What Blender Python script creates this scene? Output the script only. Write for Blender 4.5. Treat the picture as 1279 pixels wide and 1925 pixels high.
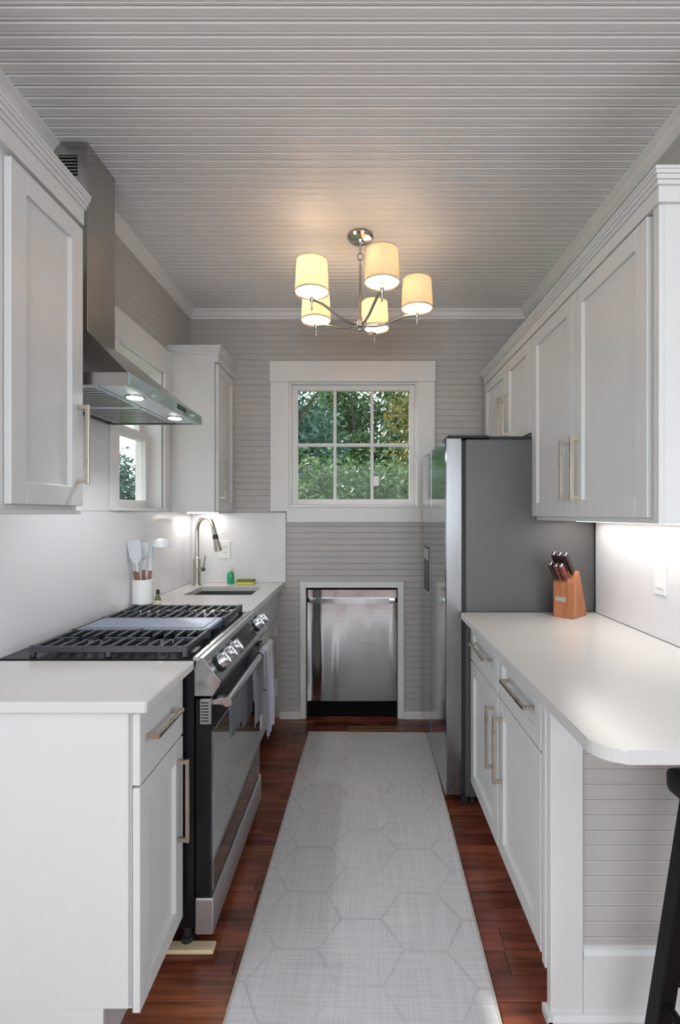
import bpy, bmesh, math, random
from mathutils import Vector, Matrix
random.seed(7)
PI = math.pi
SC = bpy.context.scene
COL = SC.collection
for _o in list(bpy.data.objects):
    bpy.data.objects.remove(_o)

# ------------------------------------------------------------------ camera
EYE = 1.37
FPX = 930.0
cam_d = bpy.data.cameras.new('camera')
cam_d.sensor_fit = 'HORIZONTAL'
cam_d.sensor_width = 36.0
cam_d.lens = 36.0 * FPX / 1279.0
cam_d.shift_x = -40.5 / 1279.0
cam_d.shift_y = 4.5 / 1279.0
cam_d.clip_start = 0.02
cam = bpy.data.objects.new('camera', cam_d)
COL.objects.link(cam)
cam.location = (0, 0, EYE)
cam.rotation_euler = (PI / 2, 0, 0)
SC.camera = cam

# ------------------------------------------------------------------ world, sun, fill lamps, exposure
world = bpy.data.worlds.new('sky')
SC.world = world
world.use_nodes = True
bg = world.node_tree.nodes['Background']
bg.inputs[0].default_value = (0.80, 0.90, 1.0, 1)
bg.inputs[1].default_value = 1.0

sun_d = bpy.data.lights.new('sun', 'SUN')
sun_d.energy = 2.4
sun_d.angle = math.radians(1.2)
sun_d.color = (1.0, 0.95, 0.86)
sun = bpy.data.objects.new('sun', sun_d)
COL.objects.link(sun)
SUN_DIR = Vector((1.0, -0.85, -1.15))
sun.rotation_euler = SUN_DIR.to_track_quat('-Z', 'Y').to_euler()
sun.location = (-6, 6, 7)


def fill_lamp(name, loc, aim, sx, sy, power, color=(0.86, 0.935, 1.0)):
    d = bpy.data.lights.new(name, 'AREA')
    d.shape = 'RECTANGLE'
    d.size, d.size_y = sx, sy
    d.energy = power
    d.color = color
    o = bpy.data.objects.new(name, d)
    COL.objects.link(o)
    o.location = loc
    o.rotation_euler = Vector(aim).to_track_quat('-Z', 'Y').to_euler()
    return o


# area lamps added as daylight fill in openings of the unseen dining room
fill_lamp('fill_lamp_rear', (0.0, -3.62, 1.55), (0, 1, 0), 3.0, 1.7, 34)
fill_lamp('fill_lamp_left', (-2.42, -1.2, 1.55), (1, 0, 0), 1.8, 1.6, 17)
fill_lamp('fill_lamp_right', (2.82, -1.0, 1.55), (-1, 0, 0), 2.2, 1.6, 7)

SC.view_settings.view_transform = 'Standard'
SC.view_settings.look = 'None'
SC.view_settings.gamma = 1.0
SC.view_settings.use_curve_mapping = False
SC.view_settings.exposure = 1.24
SC.cycles.use_denoising = True
SC.cycles.max_bounces = 10
SC.cycles.diffuse_bounces = 6
SC.cycles.glossy_bounces = 5
SC.cycles.transmission_bounces = 6
SC.cycles.transparent_max_bounces = 12
SC.cycles.sample_clamp_indirect = 6.0
SC.cycles.caustics_reflective = False
SC.cycles.caustics_refractive = False


# ------------------------------------------------------------------ materials
def new_mat(name):
    m = bpy.data.materials.new(name)
    m.use_nodes = True
    return m, m.node_tree, m.node_tree.nodes['Principled BSDF']


def N(nt, typ, **kw):
    n = nt.nodes.new(typ)
    for k, v in kw.items():
        setattr(n, k, v)
    return n


def coords(nt, scale, which='Object'):
    tc = N(nt, 'ShaderNodeTexCoord')
    mp = N(nt, 'ShaderNodeMapping')
    mp.inputs['Scale'].default_value = scale
    nt.links.new(tc.outputs[which], mp.inputs['Vector'])
    return mp.outputs['Vector']


def ramp(nt, fac, stops):
    r = N(nt, 'ShaderNodeValToRGB')
    el = r.color_ramp.elements
    while len(el) > len(stops):
        el.remove(el[-1])
    while len(el) < len(stops):
        el.new(0.5)
    for e, (p, c) in zip(el, stops):
        e.position = p
        e.color = (*c, 1)
    nt.links.new(fac, r.inputs['Fac'])
    return r.outputs['Color']


def paint(name, col, rough=0.4, var=0.03, scale=(6, 6, 6), metal=0.0, bump=0.0, spec=0.5, coat=0.0):
    """plain finish with a faint procedural mottling"""
    m, nt, b = new_mat(name)
    v = coords(nt, scale)
    no = N(nt, 'ShaderNodeTexNoise')
    no.inputs['Scale'].default_value = 1.0
    no.inputs['Detail'].default_value = 3.0
    nt.links.new(v, no.inputs['Vector'])
    lo = tuple(max(0, c * (1 - var)) for c in col)
    hi = tuple(min(1, c * (1 + var)) for c in col)
    nt.links.new(ramp(nt, no.outputs['Fac'], [(0.3, lo), (0.7, hi)]), b.inputs['Base Color'])
    b.inputs['Roughness'].default_value = rough
    b.inputs['Metallic'].default_value = metal
    b.inputs['Specular IOR Level'].default_value = spec
    b.inputs['Coat Weight'].default_value = coat
    if bump:
        bp = N(nt, 'ShaderNodeBump')
        bp.inputs['Strength'].default_value = bump
        bp.inputs['Distance'].default_value = 0.002
        nt.links.new(no.outputs['Fac'], bp.inputs['Height'])
        nt.links.new(bp.outputs['Normal'], b.inputs['Normal'])
    return m


def steel(name, col, rough, scale, bump=0.04, wave=None):
    """brushed metal: fine stretched noise in the roughness, optional slow panel waviness"""
    m, nt, b = new_mat(name)
    b.inputs['Metallic'].default_value = 1.0
    v = coords(nt, scale)
    no = N(nt, 'ShaderNodeTexNoise')
    no.inputs['Scale'].default_value = 1.0
    no.inputs['Detail'].default_value = 2.0
    nt.links.new(v, no.inputs['Vector'])
    nt.links.new(ramp(nt, no.outputs['Fac'], [(0.3, tuple(c * 0.9 for c in col)), (0.7, col)]), b.inputs['Base Color'])
    mr = N(nt, 'ShaderNodeMapRange')
    mr.inputs['To Min'].default_value = rough * 0.8
    mr.inputs['To Max'].default_value = rough * 1.25
    nt.links.new(no.outputs['Fac'], mr.inputs['Value'])
    nt.links.new(mr.outputs['Result'], b.inputs['Roughness'])
    if wave:
        v2 = coords(nt, wave)
        n2 = N(nt, 'ShaderNodeTexNoise')
        n2.inputs['Scale'].default_value = 1.0
        n2.inputs['Detail'].default_value = 1.0
        nt.links.new(v2, n2.inputs['Vector'])
        bp = N(nt, 'ShaderNodeBump')
        bp.inputs['Strength'].default_value = 1.0
        bp.inputs['Distance'].default_value = bump
        nt.links.new(n2.outputs['Fac'], bp.inputs['Height'])
        nt.links.new(bp.outputs['Normal'], b.inputs['Normal'])
    return m


def emit(name, col, strength):
    m, nt, b = new_mat(name)
    b.inputs['Base Color'].default_value = (*col, 1)
    b.inputs['Emission Color'].default_value = (*col, 1)
    b.inputs['Emission Strength'].default_value = strength
    return m


M = {}
M['cabinet'] = paint('cabinet_white_paint', (0.68, 0.68, 0.67), 0.32, 0.012)
M['trim'] = paint('trim_white_paint', (0.74, 0.73, 0.715), 0.35, 0.012)
M['ceiling'] = paint('ceiling_white_paint', (0.78, 0.78, 0.77), 0.40, 0.015, (0.4, 9, 9))
M['wall'] = paint('wall_greige_paint', (0.47, 0.45, 0.43), 0.42, 0.02)
M['plaster'] = paint('dining_wall_paint', (0.70, 0.69, 0.67), 0.6, 0.02)
M['quartz'] = paint('white_quartz', (0.65, 0.64, 0.625), 0.22, 0.02, (3, 3, 3))
M['splash'] = paint('backsplash_quartz', (0.73, 0.72, 0.735), 0.16, 0.015, (2, 2, 2))
M['pull'] = steel('brushed_champagne_nickel', (0.62, 0.54, 0.43), 0.28, (20, 20, 20))
M['steel'] = steel('brushed_stainless', (0.56, 0.565, 0.57), 0.22, (3, 3, 160))
M['steel_satin'] = steel('satin_stainless', (0.66, 0.66, 0.66), 0.42, (3, 140, 3))
M['fridge'] = steel('polished_fridge_stainless', (0.48, 0.49, 0.51), 0.11, (3, 3, 150))
M['fridge_edge'] = steel('fridge_door_edge_steel', (0.27, 0.27, 0.275), 0.26, (120, 120, 2))
M['fridge_side'] = paint('fridge_side_grey', (0.105, 0.102, 0.10), 0.34, 0.03, metal=0.3)
M['dish'] = steel('dishwasher_stainless', (0.46, 0.455, 0.45), 0.15, (3, 3, 120), 0.03, (6, 1, 0.8))
M['hood'] = steel('hood_stainless', (0.47, 0.455, 0.435), 0.22, (3, 120, 3))
M['hood_glass'] = paint('hood_front_glass', (0.40, 0.52, 0.52), 0.05, 0.03, metal=0.35)
M['filter'] = steel('hood_filter_mesh', (0.62, 0.68, 0.76), 0.30, (60, 60, 2))
M['black'] = paint('black_enamel', (0.008, 0.008, 0.010), 0.28, 0.1, spec=0.3)
M['iron'] = paint('cast_iron', (0.030, 0.034, 0.042), 0.38, 0.15, (40, 40, 40), bump=0.2, spec=0.7)
M['griddle'] = paint('griddle_plate', (0.22, 0.27, 0.36), 0.35, 0.06, metal=0.4)
M['range'] = steel('range_stainless', (0.55, 0.57, 0.59), 0.20, (3, 140, 3))
M['oven_glass'] = paint('oven_door_glass', (0.55, 0.57, 0.56), 0.05, 0.02, metal=0.9)
M['rubber'] = paint('matte_black', (0.015, 0.015, 0.016), 0.6, 0.1)
M['void'] = paint('dark_recess', (0.006, 0.005, 0.005), 0.8, 0.1, spec=0.1)
M['chrome'] = steel('chandelier_nickel', (0.55, 0.52, 0.49), 0.16, (30, 30, 30))
M['faucet'] = steel('faucet_nickel', (0.56, 0.52, 0.46), 0.22, (30, 30, 30))
M['ceramic'] = paint('white_ceramic', (0.76, 0.76, 0.75), 0.25, 0.02)
M['silicone'] = paint('white_silicone', (0.62, 0.645, 0.66), 0.45, 0.02)
M['walnut'] = paint('walnut_wood', (0.23, 0.11, 0.065), 0.45, 0.25, (60, 60, 8))
M['oil'] = paint('olive_bottle_glass', (0.10, 0.11, 0.025), 0.1, 0.1)
M['cream_label'] = paint('cream_label', (0.60, 0.57, 0.44), 0.5, 0.05)
M['soap'] = paint('green_dish_soap', (0.03, 0.36, 0.16), 0.15, 0.05)
M['clear'] = paint('pale_cap', (0.72, 0.76, 0.72), 0.3, 0.02)
M['scour'] = paint('scouring_green', (0.16, 0.20, 0.03), 0.9, 0.2, (200, 200, 200), bump=0.4)
M['sponge'] = paint('sponge_yellow', (0.72, 0.68, 0.14), 0.9, 0.1, (150, 150, 150), bump=0.4)
M['plastic'] = paint('white_plastic', (0.80, 0.80, 0.79), 0.3, 0.01)
M['towel'] = paint('white_cotton', (0.80, 0.79, 0.83), 0.9, 0.03, (200, 200, 200), bump=0.5)
M['towel_stripe'] = paint('lilac_stripe', (0.50, 0.50, 0.66), 0.9, 0.03, (200, 200, 200), bump=0.5)
M['stool'] = paint('black_stool_metal', (0.006, 0.006, 0.007), 0.45, 0.1, spec=0.2)
M['shim'] = paint('pale_pine', (0.72, 0.58, 0.36), 0.6, 0.1, (3, 40, 40))
M['vent'] = paint('bronze_register', (0.20, 0.135, 0.06), 0.4, 0.1, metal=0.4)
M['plate'] = steel('nameplate_silver', (0.70, 0.67, 0.58), 0.35, (30, 30, 30))
M['handle_wood'] = paint('knife_handle', (0.030, 0.014, 0.012), 0.3, 0.5, (60, 60, 60))
M['handle_red'] = paint('knife_handle_redwood', (0.16, 0.035, 0.03), 0.3, 0.4, (60, 60, 60))
M['led'] = emit('led_white', (1.0, 0.97, 0.92), 14.0)
M['led_strip'] = emit('led_strip_white', (1.0, 0.97, 0.93), 1.0)
M['grass'] = paint('lawn_green', (0.10, 0.17, 0.05), 0.9, 0.3, (4, 4, 4))
M['bark'] = paint('bark', (0.10, 0.075, 0.055), 0.9, 0.3, (20, 20, 6))
M['siding'] = paint('white_siding', (0.75, 0.76, 0.78), 0.6, 0.03)


def mat_floor():
    m, nt, b = new_mat('red_oak_floor')
    oi = N(nt, 'ShaderNodeObjectInfo')
    base = ramp(nt, oi.outputs['Random'], [(0.0, (0.13, 0.036, 0.022)), (0.3, (0.24, 0.070, 0.034)), (0.55, (0.17, 0.050, 0.036)),
                                           (0.8, (0.30, 0.105, 0.048)), (1.0, (0.15, 0.044, 0.034))])
    tc = N(nt, 'ShaderNodeTexCoord')
    add = N(nt, 'ShaderNodeVectorMath', operation='ADD')
    cmb = N(nt, 'ShaderNodeCombineXYZ')
    mul = N(nt, 'ShaderNodeMath', operation='MULTIPLY')
    mul.inputs[1].default_value = 37.0
    nt.links.new(oi.outputs['Random'], mul.inputs[0])
    nt.links.new(mul.outputs[0], cmb.inputs[0])
    nt.links.new(mul.outputs[0], cmb.inputs[1])
    nt.links.new(tc.outputs['Object'], add.inputs[0])
    nt.links.new(cmb.outputs[0], add.inputs[1])
    mp = N(nt, 'ShaderNodeMapping')
    mp.inputs['Scale'].default_value = (3.0, 55, 20)
    nt.links.new(add.outputs[0], mp.inputs['Vector'])
    g = N(nt, 'ShaderNodeTexNoise')
    g.inputs['Scale'].default_value = 1.0
    g.inputs['Detail'].default_value = 5.0
    nt.links.new(mp.outputs['Vector'], g.inputs['Vector'])
    grain = ramp(nt, g.outputs['Fac'], [(0.25, (0.45, 0.40, 0.40)), (0.5, (1, 1, 1)), (0.75, (1.5, 1.35, 1.2))])
    mx = N(nt, 'ShaderNodeMix', data_type='RGBA', blend_type='MULTIPLY')
    mx.inputs['Factor'].default_value = 0.9
    nt.links.new(base, mx.inputs['A'])
    nt.links.new(grain, mx.inputs['B'])
    # worn dark blotches
    mp2 = N(nt, 'ShaderNodeMapping')
    mp2.inputs['Scale'].default_value = (3.5, 9, 5)
    nt.links.new(add.outputs[0], mp2.inputs['Vector'])
    g2 = N(nt, 'ShaderNodeTexNoise')
    g2.inputs['Scale'].default_value = 1.0
    nt.links.new(mp2.outputs['Vector'], g2.inputs['Vector'])
    blot = ramp(nt, g2.outputs['Fac'], [(0.35, (0.5, 0.45, 0.45)), (0.6, (1.1, 1.05, 1.0))])
    mx2 = N(nt, 'ShaderNodeMix', data_type='RGBA', blend_type='MULTIPLY')
    mx2.inputs['Factor'].default_value = 0.8
    nt.links.new(mx.outputs['Result'], mx2.inputs['A'])
    nt.links.new(blot, mx2.inputs['B'])
    nt.links.new(mx2.outputs['Result'], b.inputs['Base Color'])
    b.inputs['Roughness'].default_value = 0.24
    bp = N(nt, 'ShaderNodeBump')
    bp.inputs['Strength'].default_value = 0.15
    bp.inputs['Distance'].default_value = 0.001
    nt.links.new(g.outputs['Fac'], bp.inputs['Height'])
    nt.links.new(bp.outputs['Normal'], b.inputs['Normal'])
    return m


M['floor'] = mat_floor()


def mat_block():
    m, nt, b = new_mat('acacia_block')
    v = coords(nt, (30, 30, 4))
    w = N(nt, 'ShaderNodeTexNoise')
    w.inputs['Scale'].default_value = 1.5
    w.inputs['Detail'].default_value = 4
    nt.links.new(v, w.inputs['Vector'])
    nt.links.new(ramp(nt, w.outputs['Fac'], [(0.25, (0.24, 0.080, 0.030)), (0.55, (0.40, 0.150, 0.062)), (0.8, (0.50, 0.21, 0.09))]), b.inputs['Base Color'])
    b.inputs['Roughness'].default_value = 0.35
    return m


M['block'] = mat_block()


def mat_rug():
    """pale woven runner, faint honeycomb lines printed in the weave"""
    m, nt, b = new_mat('woven_runner')
    tc = N(nt, 'ShaderNodeTexCoord')
    obj = tc.outputs['Object']
    wob = N(nt, 'ShaderNodeTexNoise')
    wob.inputs['Scale'].default_value = 5.0
    nt.links.new(obj, wob.inputs['Vector'])

    def vm(op, a=None, bb=None):
        n = N(nt, 'ShaderNodeVectorMath', operation=op)
        for i, x in enumerate((a, bb)):
            if x is None:
                continue
            if isinstance(x, tuple):
                n.inputs[i].default_value = x
            else:
                nt.links.new(x, n.inputs[i])
        return n

    def ma(op, a, bb=None):
        n = N(nt, 'ShaderNodeMath', operation=op)
        for i, x in enumerate((a, bb)):
            if x is None:
                continue
            if isinstance(x, (int, float)):
                n.inputs[i].default_value = x
            else:
                nt.links.new(x, n.inputs[i])
        return n.outputs[0]
    off = vm('SCALE', wob.outputs['Color'])
    off.inputs['Scale'].default_value = 0.02
    p = vm('ADD', obj, off.outputs[0])
    cell = 0.235
    p = vm('SCALE', p.outputs[0])
    p.inputs['Scale'].default_value = 1.0 / cell
    # hexagon distance: r=(sqrt3,1), nearest of two offset grids
    R = (1.7320508, 1.0, 1.0)
    H = (0.8660254, 0.5, 0.5)

    def grid(src):
        md = vm('WRAP', src, R)
        md.inputs[2].default_value = (0, 0, 0)
        return vm('SUBTRACT', md.outputs[0], H)
    a = grid(p.outputs[0])
    b2 = grid(vm('SUBTRACT', p.outputs[0], H).outputs[0])

    def hexd(vec):
        ab = vm('ABSOLUTE', vec)
        s = N(nt, 'ShaderNodeSeparateXYZ')
        nt.links.new(ab.outputs[0], s.inputs[0])
        d1 = ma('ADD', ma('MULTIPLY', s.outputs[0], 0.8660254), ma('MULTIPLY', s.outputs[1], 0.5))
        return ma('MAXIMUM', d1, s.outputs[1])
    dmin = ma('MINIMUM', hexd(a.outputs[0]), hexd(b2.outputs[0]))
    edge = ma('SUBTRACT', 0.5, dmin)
    fade = N(nt, 'ShaderNodeTexNoise')
    fade.inputs['Scale'].default_value = 4.0
    fade.inputs['Detail'].default_value = 4.0
    nt.links.new(obj, fade.inputs['Vector'])
    line = N(nt, 'ShaderNodeMapRange')
    line.inputs['From Min'].default_value = 0.0
    line.inputs['From Max'].default_value = 0.026
    line.inputs['To Min'].default_value = 1.0
    line.inputs['To Max'].default_value = 0.0
    nt.links.new(edge, line.inputs['Value'])
    fm = N(nt, 'ShaderNodeMapRange')
    fm.inputs['From Min'].default_value = 0.35
    fm.inputs['From Max'].default_value = 0.62
    fm.inputs['To Min'].default_value = 0.10
    fm.inputs['To Max'].default_value = 0.85
    nt.links.new(fade.outputs['Fac'], fm.inputs['Value'])
    lf = ma('MULTIPLY', line.outputs['Result'], fm.outputs['Result'])
    # weave threads in both directions

    def thread(scale):
        mp = N(nt, 'ShaderNodeMapping')
        mp.inputs['Scale'].default_value = scale
        nt.links.new(obj, mp.inputs['Vector'])
        n = N(nt, 'ShaderNodeTexNoise')
        n.inputs['Scale'].default_value = 1.0
        n.inputs['Detail'].default_value = 3.0
        nt.links.new(mp.outputs['Vector'], n.inputs['Vector'])
        return n.outputs['Fac']
    tw = ma('MULTIPLY', ma('ADD', thread((4, 160, 1)), thread((160, 4, 1))), 0.5)
    base = ramp(nt, tw, [(0.36, (0.54, 0.525, 0.54)), (0.5, (0.62, 0.605, 0.62)), (0.64, (0.69, 0.675, 0.69))])
    mx = N(nt, 'ShaderNodeMix', data_type='RGBA')
    nt.links.new(lf, mx.inputs['Factor'])
    nt.links.new(base, mx.inputs['A'])
    mx.inputs['B'].default_value = (0.44, 0.425, 0.445, 1)
    nt.links.new(mx.outputs['Result'], b.inputs['Base Color'])
    b.inputs['Roughness'].default_value = 0.75
    return m


M['rug'] = mat_rug()
M['rug_edge'] = paint('rug_binding', (0.50, 0.47, 0.43), 0.8, 0.08, (60, 60, 60))


def mat_shade(name, lo, hi, tr):
    m, nt, b = new_mat(name)
    out = nt.nodes['Material Output']
    nt.nodes.remove(b)
    v = coords(nt, (140, 140, 140))
    no = N(nt, 'ShaderNodeTexNoise')
    no.inputs['Scale'].default_value = 1.0
    nt.links.new(v, no.inputs['Vector'])
    c = ramp(nt, no.outputs['Fac'], [(0.3, lo), (0.7, hi)])
    d = N(nt, 'ShaderNodeBsdfDiffuse')
    t = N(nt, 'ShaderNodeBsdfTranslucent')
    nt.links.new(c, d.inputs['Color'])
    nt.links.new(c, t.inputs['Color'])
    mx = N(nt, 'ShaderNodeMixShader')
    mx.inputs[0].default_value = tr
    nt.links.new(d.outputs[0], mx.inputs[1])
    nt.links.new(t.outputs[0], mx.inputs[2])
    nt.links.new(mx.outputs[0], out.inputs['Surface'])
    return m


M['shade'] = mat_shade('linen_lamp_shade', (0.50, 0.39, 0.29), (0.60, 0.49, 0.38), 0.38)
M['diffuser'] = mat_shade('frosted_diffuser', (0.93, 0.90, 0.84), (0.95, 0.93, 0.88), 0.7)


def mat_glass():
    m, nt, b = new_mat('window_glass')
    out = nt.nodes['Material Output']
    nt.nodes.remove(b)
    tr = N(nt, 'ShaderNodeBsdfTransparent')
    gl = N(nt, 'ShaderNodeBsdfGlossy')
    gl.inputs['Roughness'].default_value = 0.02
    fc = N(nt, 'ShaderNodeLayerWeight')
    pw = N(nt, 'ShaderNodeMath', operation='POWER')
    pw.inputs[1].default_value = 5.0
    nt.links.new(fc.outputs['Facing'], pw.inputs[0])
    lw = N(nt, 'ShaderNodeMath', operation='MULTIPLY_ADD')
    lw.inputs[1].default_value = 0.7
    lw.inputs[2].default_value = 0.006
    nt.links.new(pw.outputs[0], lw.inputs[0])
    no = N(nt, 'ShaderNodeTexNoise')
    no.inputs['Scale'].default_value = 2.0
    nt.links.new(ramp(nt, no.outputs['Fac'], [(0.3, (0.95, 0.97, 0.97)), (0.7, (0.97, 0.98, 0.98))]), tr.inputs['Color'])
    mx = N(nt, 'ShaderNodeMixShader')
    nt.links.new(lw.outputs[0], mx.inputs[0])
    nt.links.new(tr.outputs[0], mx.inputs[1])
    nt.links.new(gl.outputs[0], mx.inputs[2])
    nt.links.new(mx.outputs[0], out.inputs['Surface'])
    return m


M['glass'] = mat_glass()


def mat_leaf(name, c0, c1, c2):
    m, nt, b = new_mat(name)
    out = nt.nodes['Material Output']
    v = coords(nt, (9, 9, 9))
    no = N(nt, 'ShaderNodeTexNoise')
    no.inputs['Scale'].default_value = 1.0
    no.inputs['Detail'].default_value = 4.0
    nt.links.new(v, no.inputs['Vector'])
    c = ramp(nt, no.outputs['Fac'], [(0.3, c0), (0.5, c1), (0.7, c2)])
    nt.links.new(c, b.inputs['Base Color'])
    b.inputs['Roughness'].default_value = 0.4
    t = N(nt, 'ShaderNodeBsdfTranslucent')
    nt.links.new(c, t.inputs['Color'])
    mx = N(nt, 'ShaderNodeMixShader')
    mx.inputs[0].default_value = 0.3
    nt.links.new(b.outputs[0], mx.inputs[1])
    nt.links.new(t.outputs[0], mx.inputs[2])
    nt.links.new(mx.outputs[0], out.inputs['Surface'])
    return m


M['leaf_dark'] = mat_leaf('leaf_blue_green', (0.03, 0.085, 0.06), (0.075, 0.16, 0.10), (0.19, 0.31, 0.23))
M['leaf_mid'] = mat_leaf('leaf_mid_green', (0.035, 0.09, 0.03), (0.11, 0.20, 0.065), (0.30, 0.39, 0.19))
M['leaf_gold'] = mat_leaf('leaf_golden_green', (0.08, 0.11, 0.03), (0.21, 0.22, 0.06), (0.36, 0.21, 0.08))


# ------------------------------------------------------------------ mesh helpers
class B:
    """collects shapes into one bmesh"""

    def __init__(self):
        self.bm = bmesh.new()

    def box(self, x0, x1, y0, y1, z0, z1, bev=0.0, seg=1):
        x0, x1 = min(x0, x1), max(x0, x1)
        y0, y1 = min(y0, y1), max(y0, y1)
        z0, z1 = min(z0, z1), max(z0, z1)
        r = bmesh.ops.create_cube(self.bm, size=1.0)
        vs = r['verts']
        for v in vs:
            v.co = Vector(((x0 + x1) / 2 + v.co.x * (x1 - x0), (y0 + y1) / 2 + v.co.y * (y1 - y0), (z0 + z1) / 2 + v.co.z * (z1 - z0)))
        if bev > 0:
            es = list({e for v in vs for e in v.link_edges})
            bmesh.ops.bevel(self.bm, geom=es, offset=bev, segments=seg, affect='EDGES', profile=0.7)
        return self

    def prism(self, poly, axis, a, b, bev=0.0):
        """poly: 2-D outline; axis 'y' -> (x,z), 'x' -> (y,z), 'z' -> (x,y)"""
        def p3(p, t):
            if axis == 'y':
                return (p[0], t, p[1])
            if axis == 'x':
                return (t, p[0], p[1])
            return (p[0], p[1], t)
        v0 = [self.bm.verts.new(p3(p, a)) for p in poly]
        v1 = [self.bm.verts.new(p3(p, b)) for p in poly]
        fs = [self.bm.faces.new(v0), self.bm.faces.new(v1[::-1])]
        n = len(poly)
        for i in range(n):
            fs.append(self.bm.faces.new((v0[i], v1[i], v1[(i + 1) % n], v0[(i + 1) % n])))
        if bev > 0:
            es = list({e for f in fs for e in f.edges})
            bmesh.ops.bevel(self.bm, geom=es, offset=bev, segments=1, affect='EDGES')
        return self

    def lathe(self, prof, c=(0, 0, 0), seg=24, axis='z'):
        """prof: (radius, height) list"""
        rings = []
        for r, h in prof:
            ring = []
            for k in range(seg):
                a = 2 * PI * k / seg
                u, v = r * math.cos(a), r * math.sin(a)
                p = {'z': (u, v, h), 'x': (h, u, v), 'y': (u, h, v)}[axis]
                ring.append(self.bm.verts.new((c[0] + p[0], c[1] + p[1], c[2] + p[2])))
            rings.append(ring)
        for i in range(len(rings) - 1):
            for k in range(seg):
                self.bm.faces.new((rings[i][k], rings[i][(k + 1) % seg], rings[i + 1][(k + 1) % seg], rings[i + 1][k]))
        if prof[0][0] > 1e-5:
            self.bm.faces.new(rings[0][::-1])
        if prof[-1][0] > 1e-5:
            self.bm.faces.new(rings[-1])
        return self

    def tube(self, pts, rad, seg=10, closed=False):
        pts = [Vector(p) for p in pts]
        n = len(pts)
        rads = rad if isinstance(rad, (list, tuple)) else [rad] * n
        rings = []
        up = Vector((0, 0, 1))
        prev = None
        for i, p in enumerate(pts):
            if closed:
                t = (pts[(i + 1) % n] - pts[i - 1]).normalized()
            else:
                t = (pts[min(i + 1, n - 1)] - pts[max(i - 1, 0)]).normalized()
            if prev is None:
                u = t.cross(up)
                if u.length < 1e-3:
                    u = t.cross(Vector((1, 0, 0)))
            else:
                u = prev - t * prev.dot(t)
            u.normalize()
            prev = u
            w = t.cross(u)
            rings.append([self.bm.verts.new(p + (u * math.cos(2 * PI * k / seg) + w * math.sin(2 * PI * k / seg)) * rads[i]) for k in range(seg)])
        m = n if closed else n - 1
        for i in range(m):
            a, b = rings[i], rings[(i + 1) % n]
            for k in range(seg):
                self.bm.faces.new((a[k], a[(k + 1) % seg], b[(k + 1) % seg], b[k]))
        if not closed:
            self.bm.faces.new(rings[0][::-1])
            self.bm.faces.new(rings[-1])
        return self

    def quad(self, a, b, c, d):
        self.bm.faces.new([self.bm.verts.new(p) for p in (a, b, c, d)])
        return self


def mesh_of(name, bld, mats, smooth=None):
    bm = bld.bm
    bmesh.ops.recalc_face_normals(bm, faces=bm.faces)
    me = bpy.data.meshes.new(name)
    bm.to_mesh(me)
    bm.free()
    for m in (mats if isinstance(mats, (list, tuple)) else [mats]):
        me.materials.append(M[m])
    if smooth:
        me.shade_smooth()
        me.set_sharp_from_angle(angle=math.radians(smooth))
    return me


def obj(name, bld, mats, parent=None, smooth=None, label=None):
    """one mesh object; its origin at its own middle, parent unrotated at build time"""
    me = mesh_of(name, bld, mats, smooth)
    co = [v.co for v in me.vertices]
    c = Vector([(min(v[i] for v in co) + max(v[i] for v in co)) / 2 for i in range(3)])
    me.transform(Matrix.Translation(-c))
    o = bpy.data.objects.new(name, me)
    COL.objects.link(o)
    w = Vector((0, 0, 0))
    p = parent
    while p is not None:
        w += p.location
        p = p.parent
    o.location = c - w
    if parent is not None:
        o.parent = parent
    if label:
        o['label'] = label
    return o


def piece(name, me, loc, parent):
    """another object on shared mesh data, loc in world coordinates"""
    o = bpy.data.objects.new(name, me)
    COL.objects.link(o)
    w = Vector((0, 0, 0))
    p = parent
    while p is not None:
        w += p.location
        p = p.parent
    o.location = Vector(loc) - w
    o.parent = parent
    return o


def tag(o, label, cat, group=None):
    o['label'] = label
    o['category'] = cat
    if group:
        o['group'] = group
    return o


def thing(name, label, cat, loc=(0, 0, 0), group=None):
    o = bpy.data.objects.new(name, None)
    o.empty_display_size = 0.1
    COL.objects.link(o)
    o.location = loc
    return tag(o, label, cat, group)


def struct(o):
    o['kind'] = 'structure'
    return o


def box(name, mats, parent, x0, x1, y0, y1, z0, z1, bev=0.0, label=None):
    return obj(name, B().box(x0, x1, y0, y1, z0, z1, bev), mats, parent, label=label)


# ------------------------------------------------------------------ room dimensions (metres; camera foot at the origin)
XL, XR, YB, ZC = -1.155, 1.105, 3.327, 2.74
BW = 0.0415      # bead-board pitch


def bead_mesh(name, length, axis, face, mat, w=BW, ch=0.0022, dp=0.0013):
    """a bead-board strip: flat face, chamfered long edges, one small bead line along an edge.
    axis: direction of its length; face: direction its face looks."""
    t = 0.012
    e = w / 2 - 0.0004
    prof = [(-e, 0), (e, 0), (e, t - dp), (e - ch, t), (-e + 3.6 * ch, t), (-e + 3.0 * ch, t - dp * 0.6), (-e + 2.4 * ch, t), (-e + ch, t - dp * 0.1), (-e, t - dp)]
    b = B()
    h = length / 2
    f = Vector(face)
    ax = Vector(axis)
    cr = f.cross(ax)
    v0 = [b.bm.verts.new(-h * ax + p[0] * cr + p[1] * f) for p in prof]
    v1 = [b.bm.verts.new(h * ax + p[0] * cr + p[1] * f) for p in prof]
    b.bm.faces.new(v0)
    b.bm.faces.new(v1[::-1])
    n = len(prof)
    for i in range(n):
        b.bm.faces.new((v0[i], v1[i], v1[(i + 1) % n], v0[(i + 1) % n]))
    return mesh_of(name, b, mat)


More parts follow.
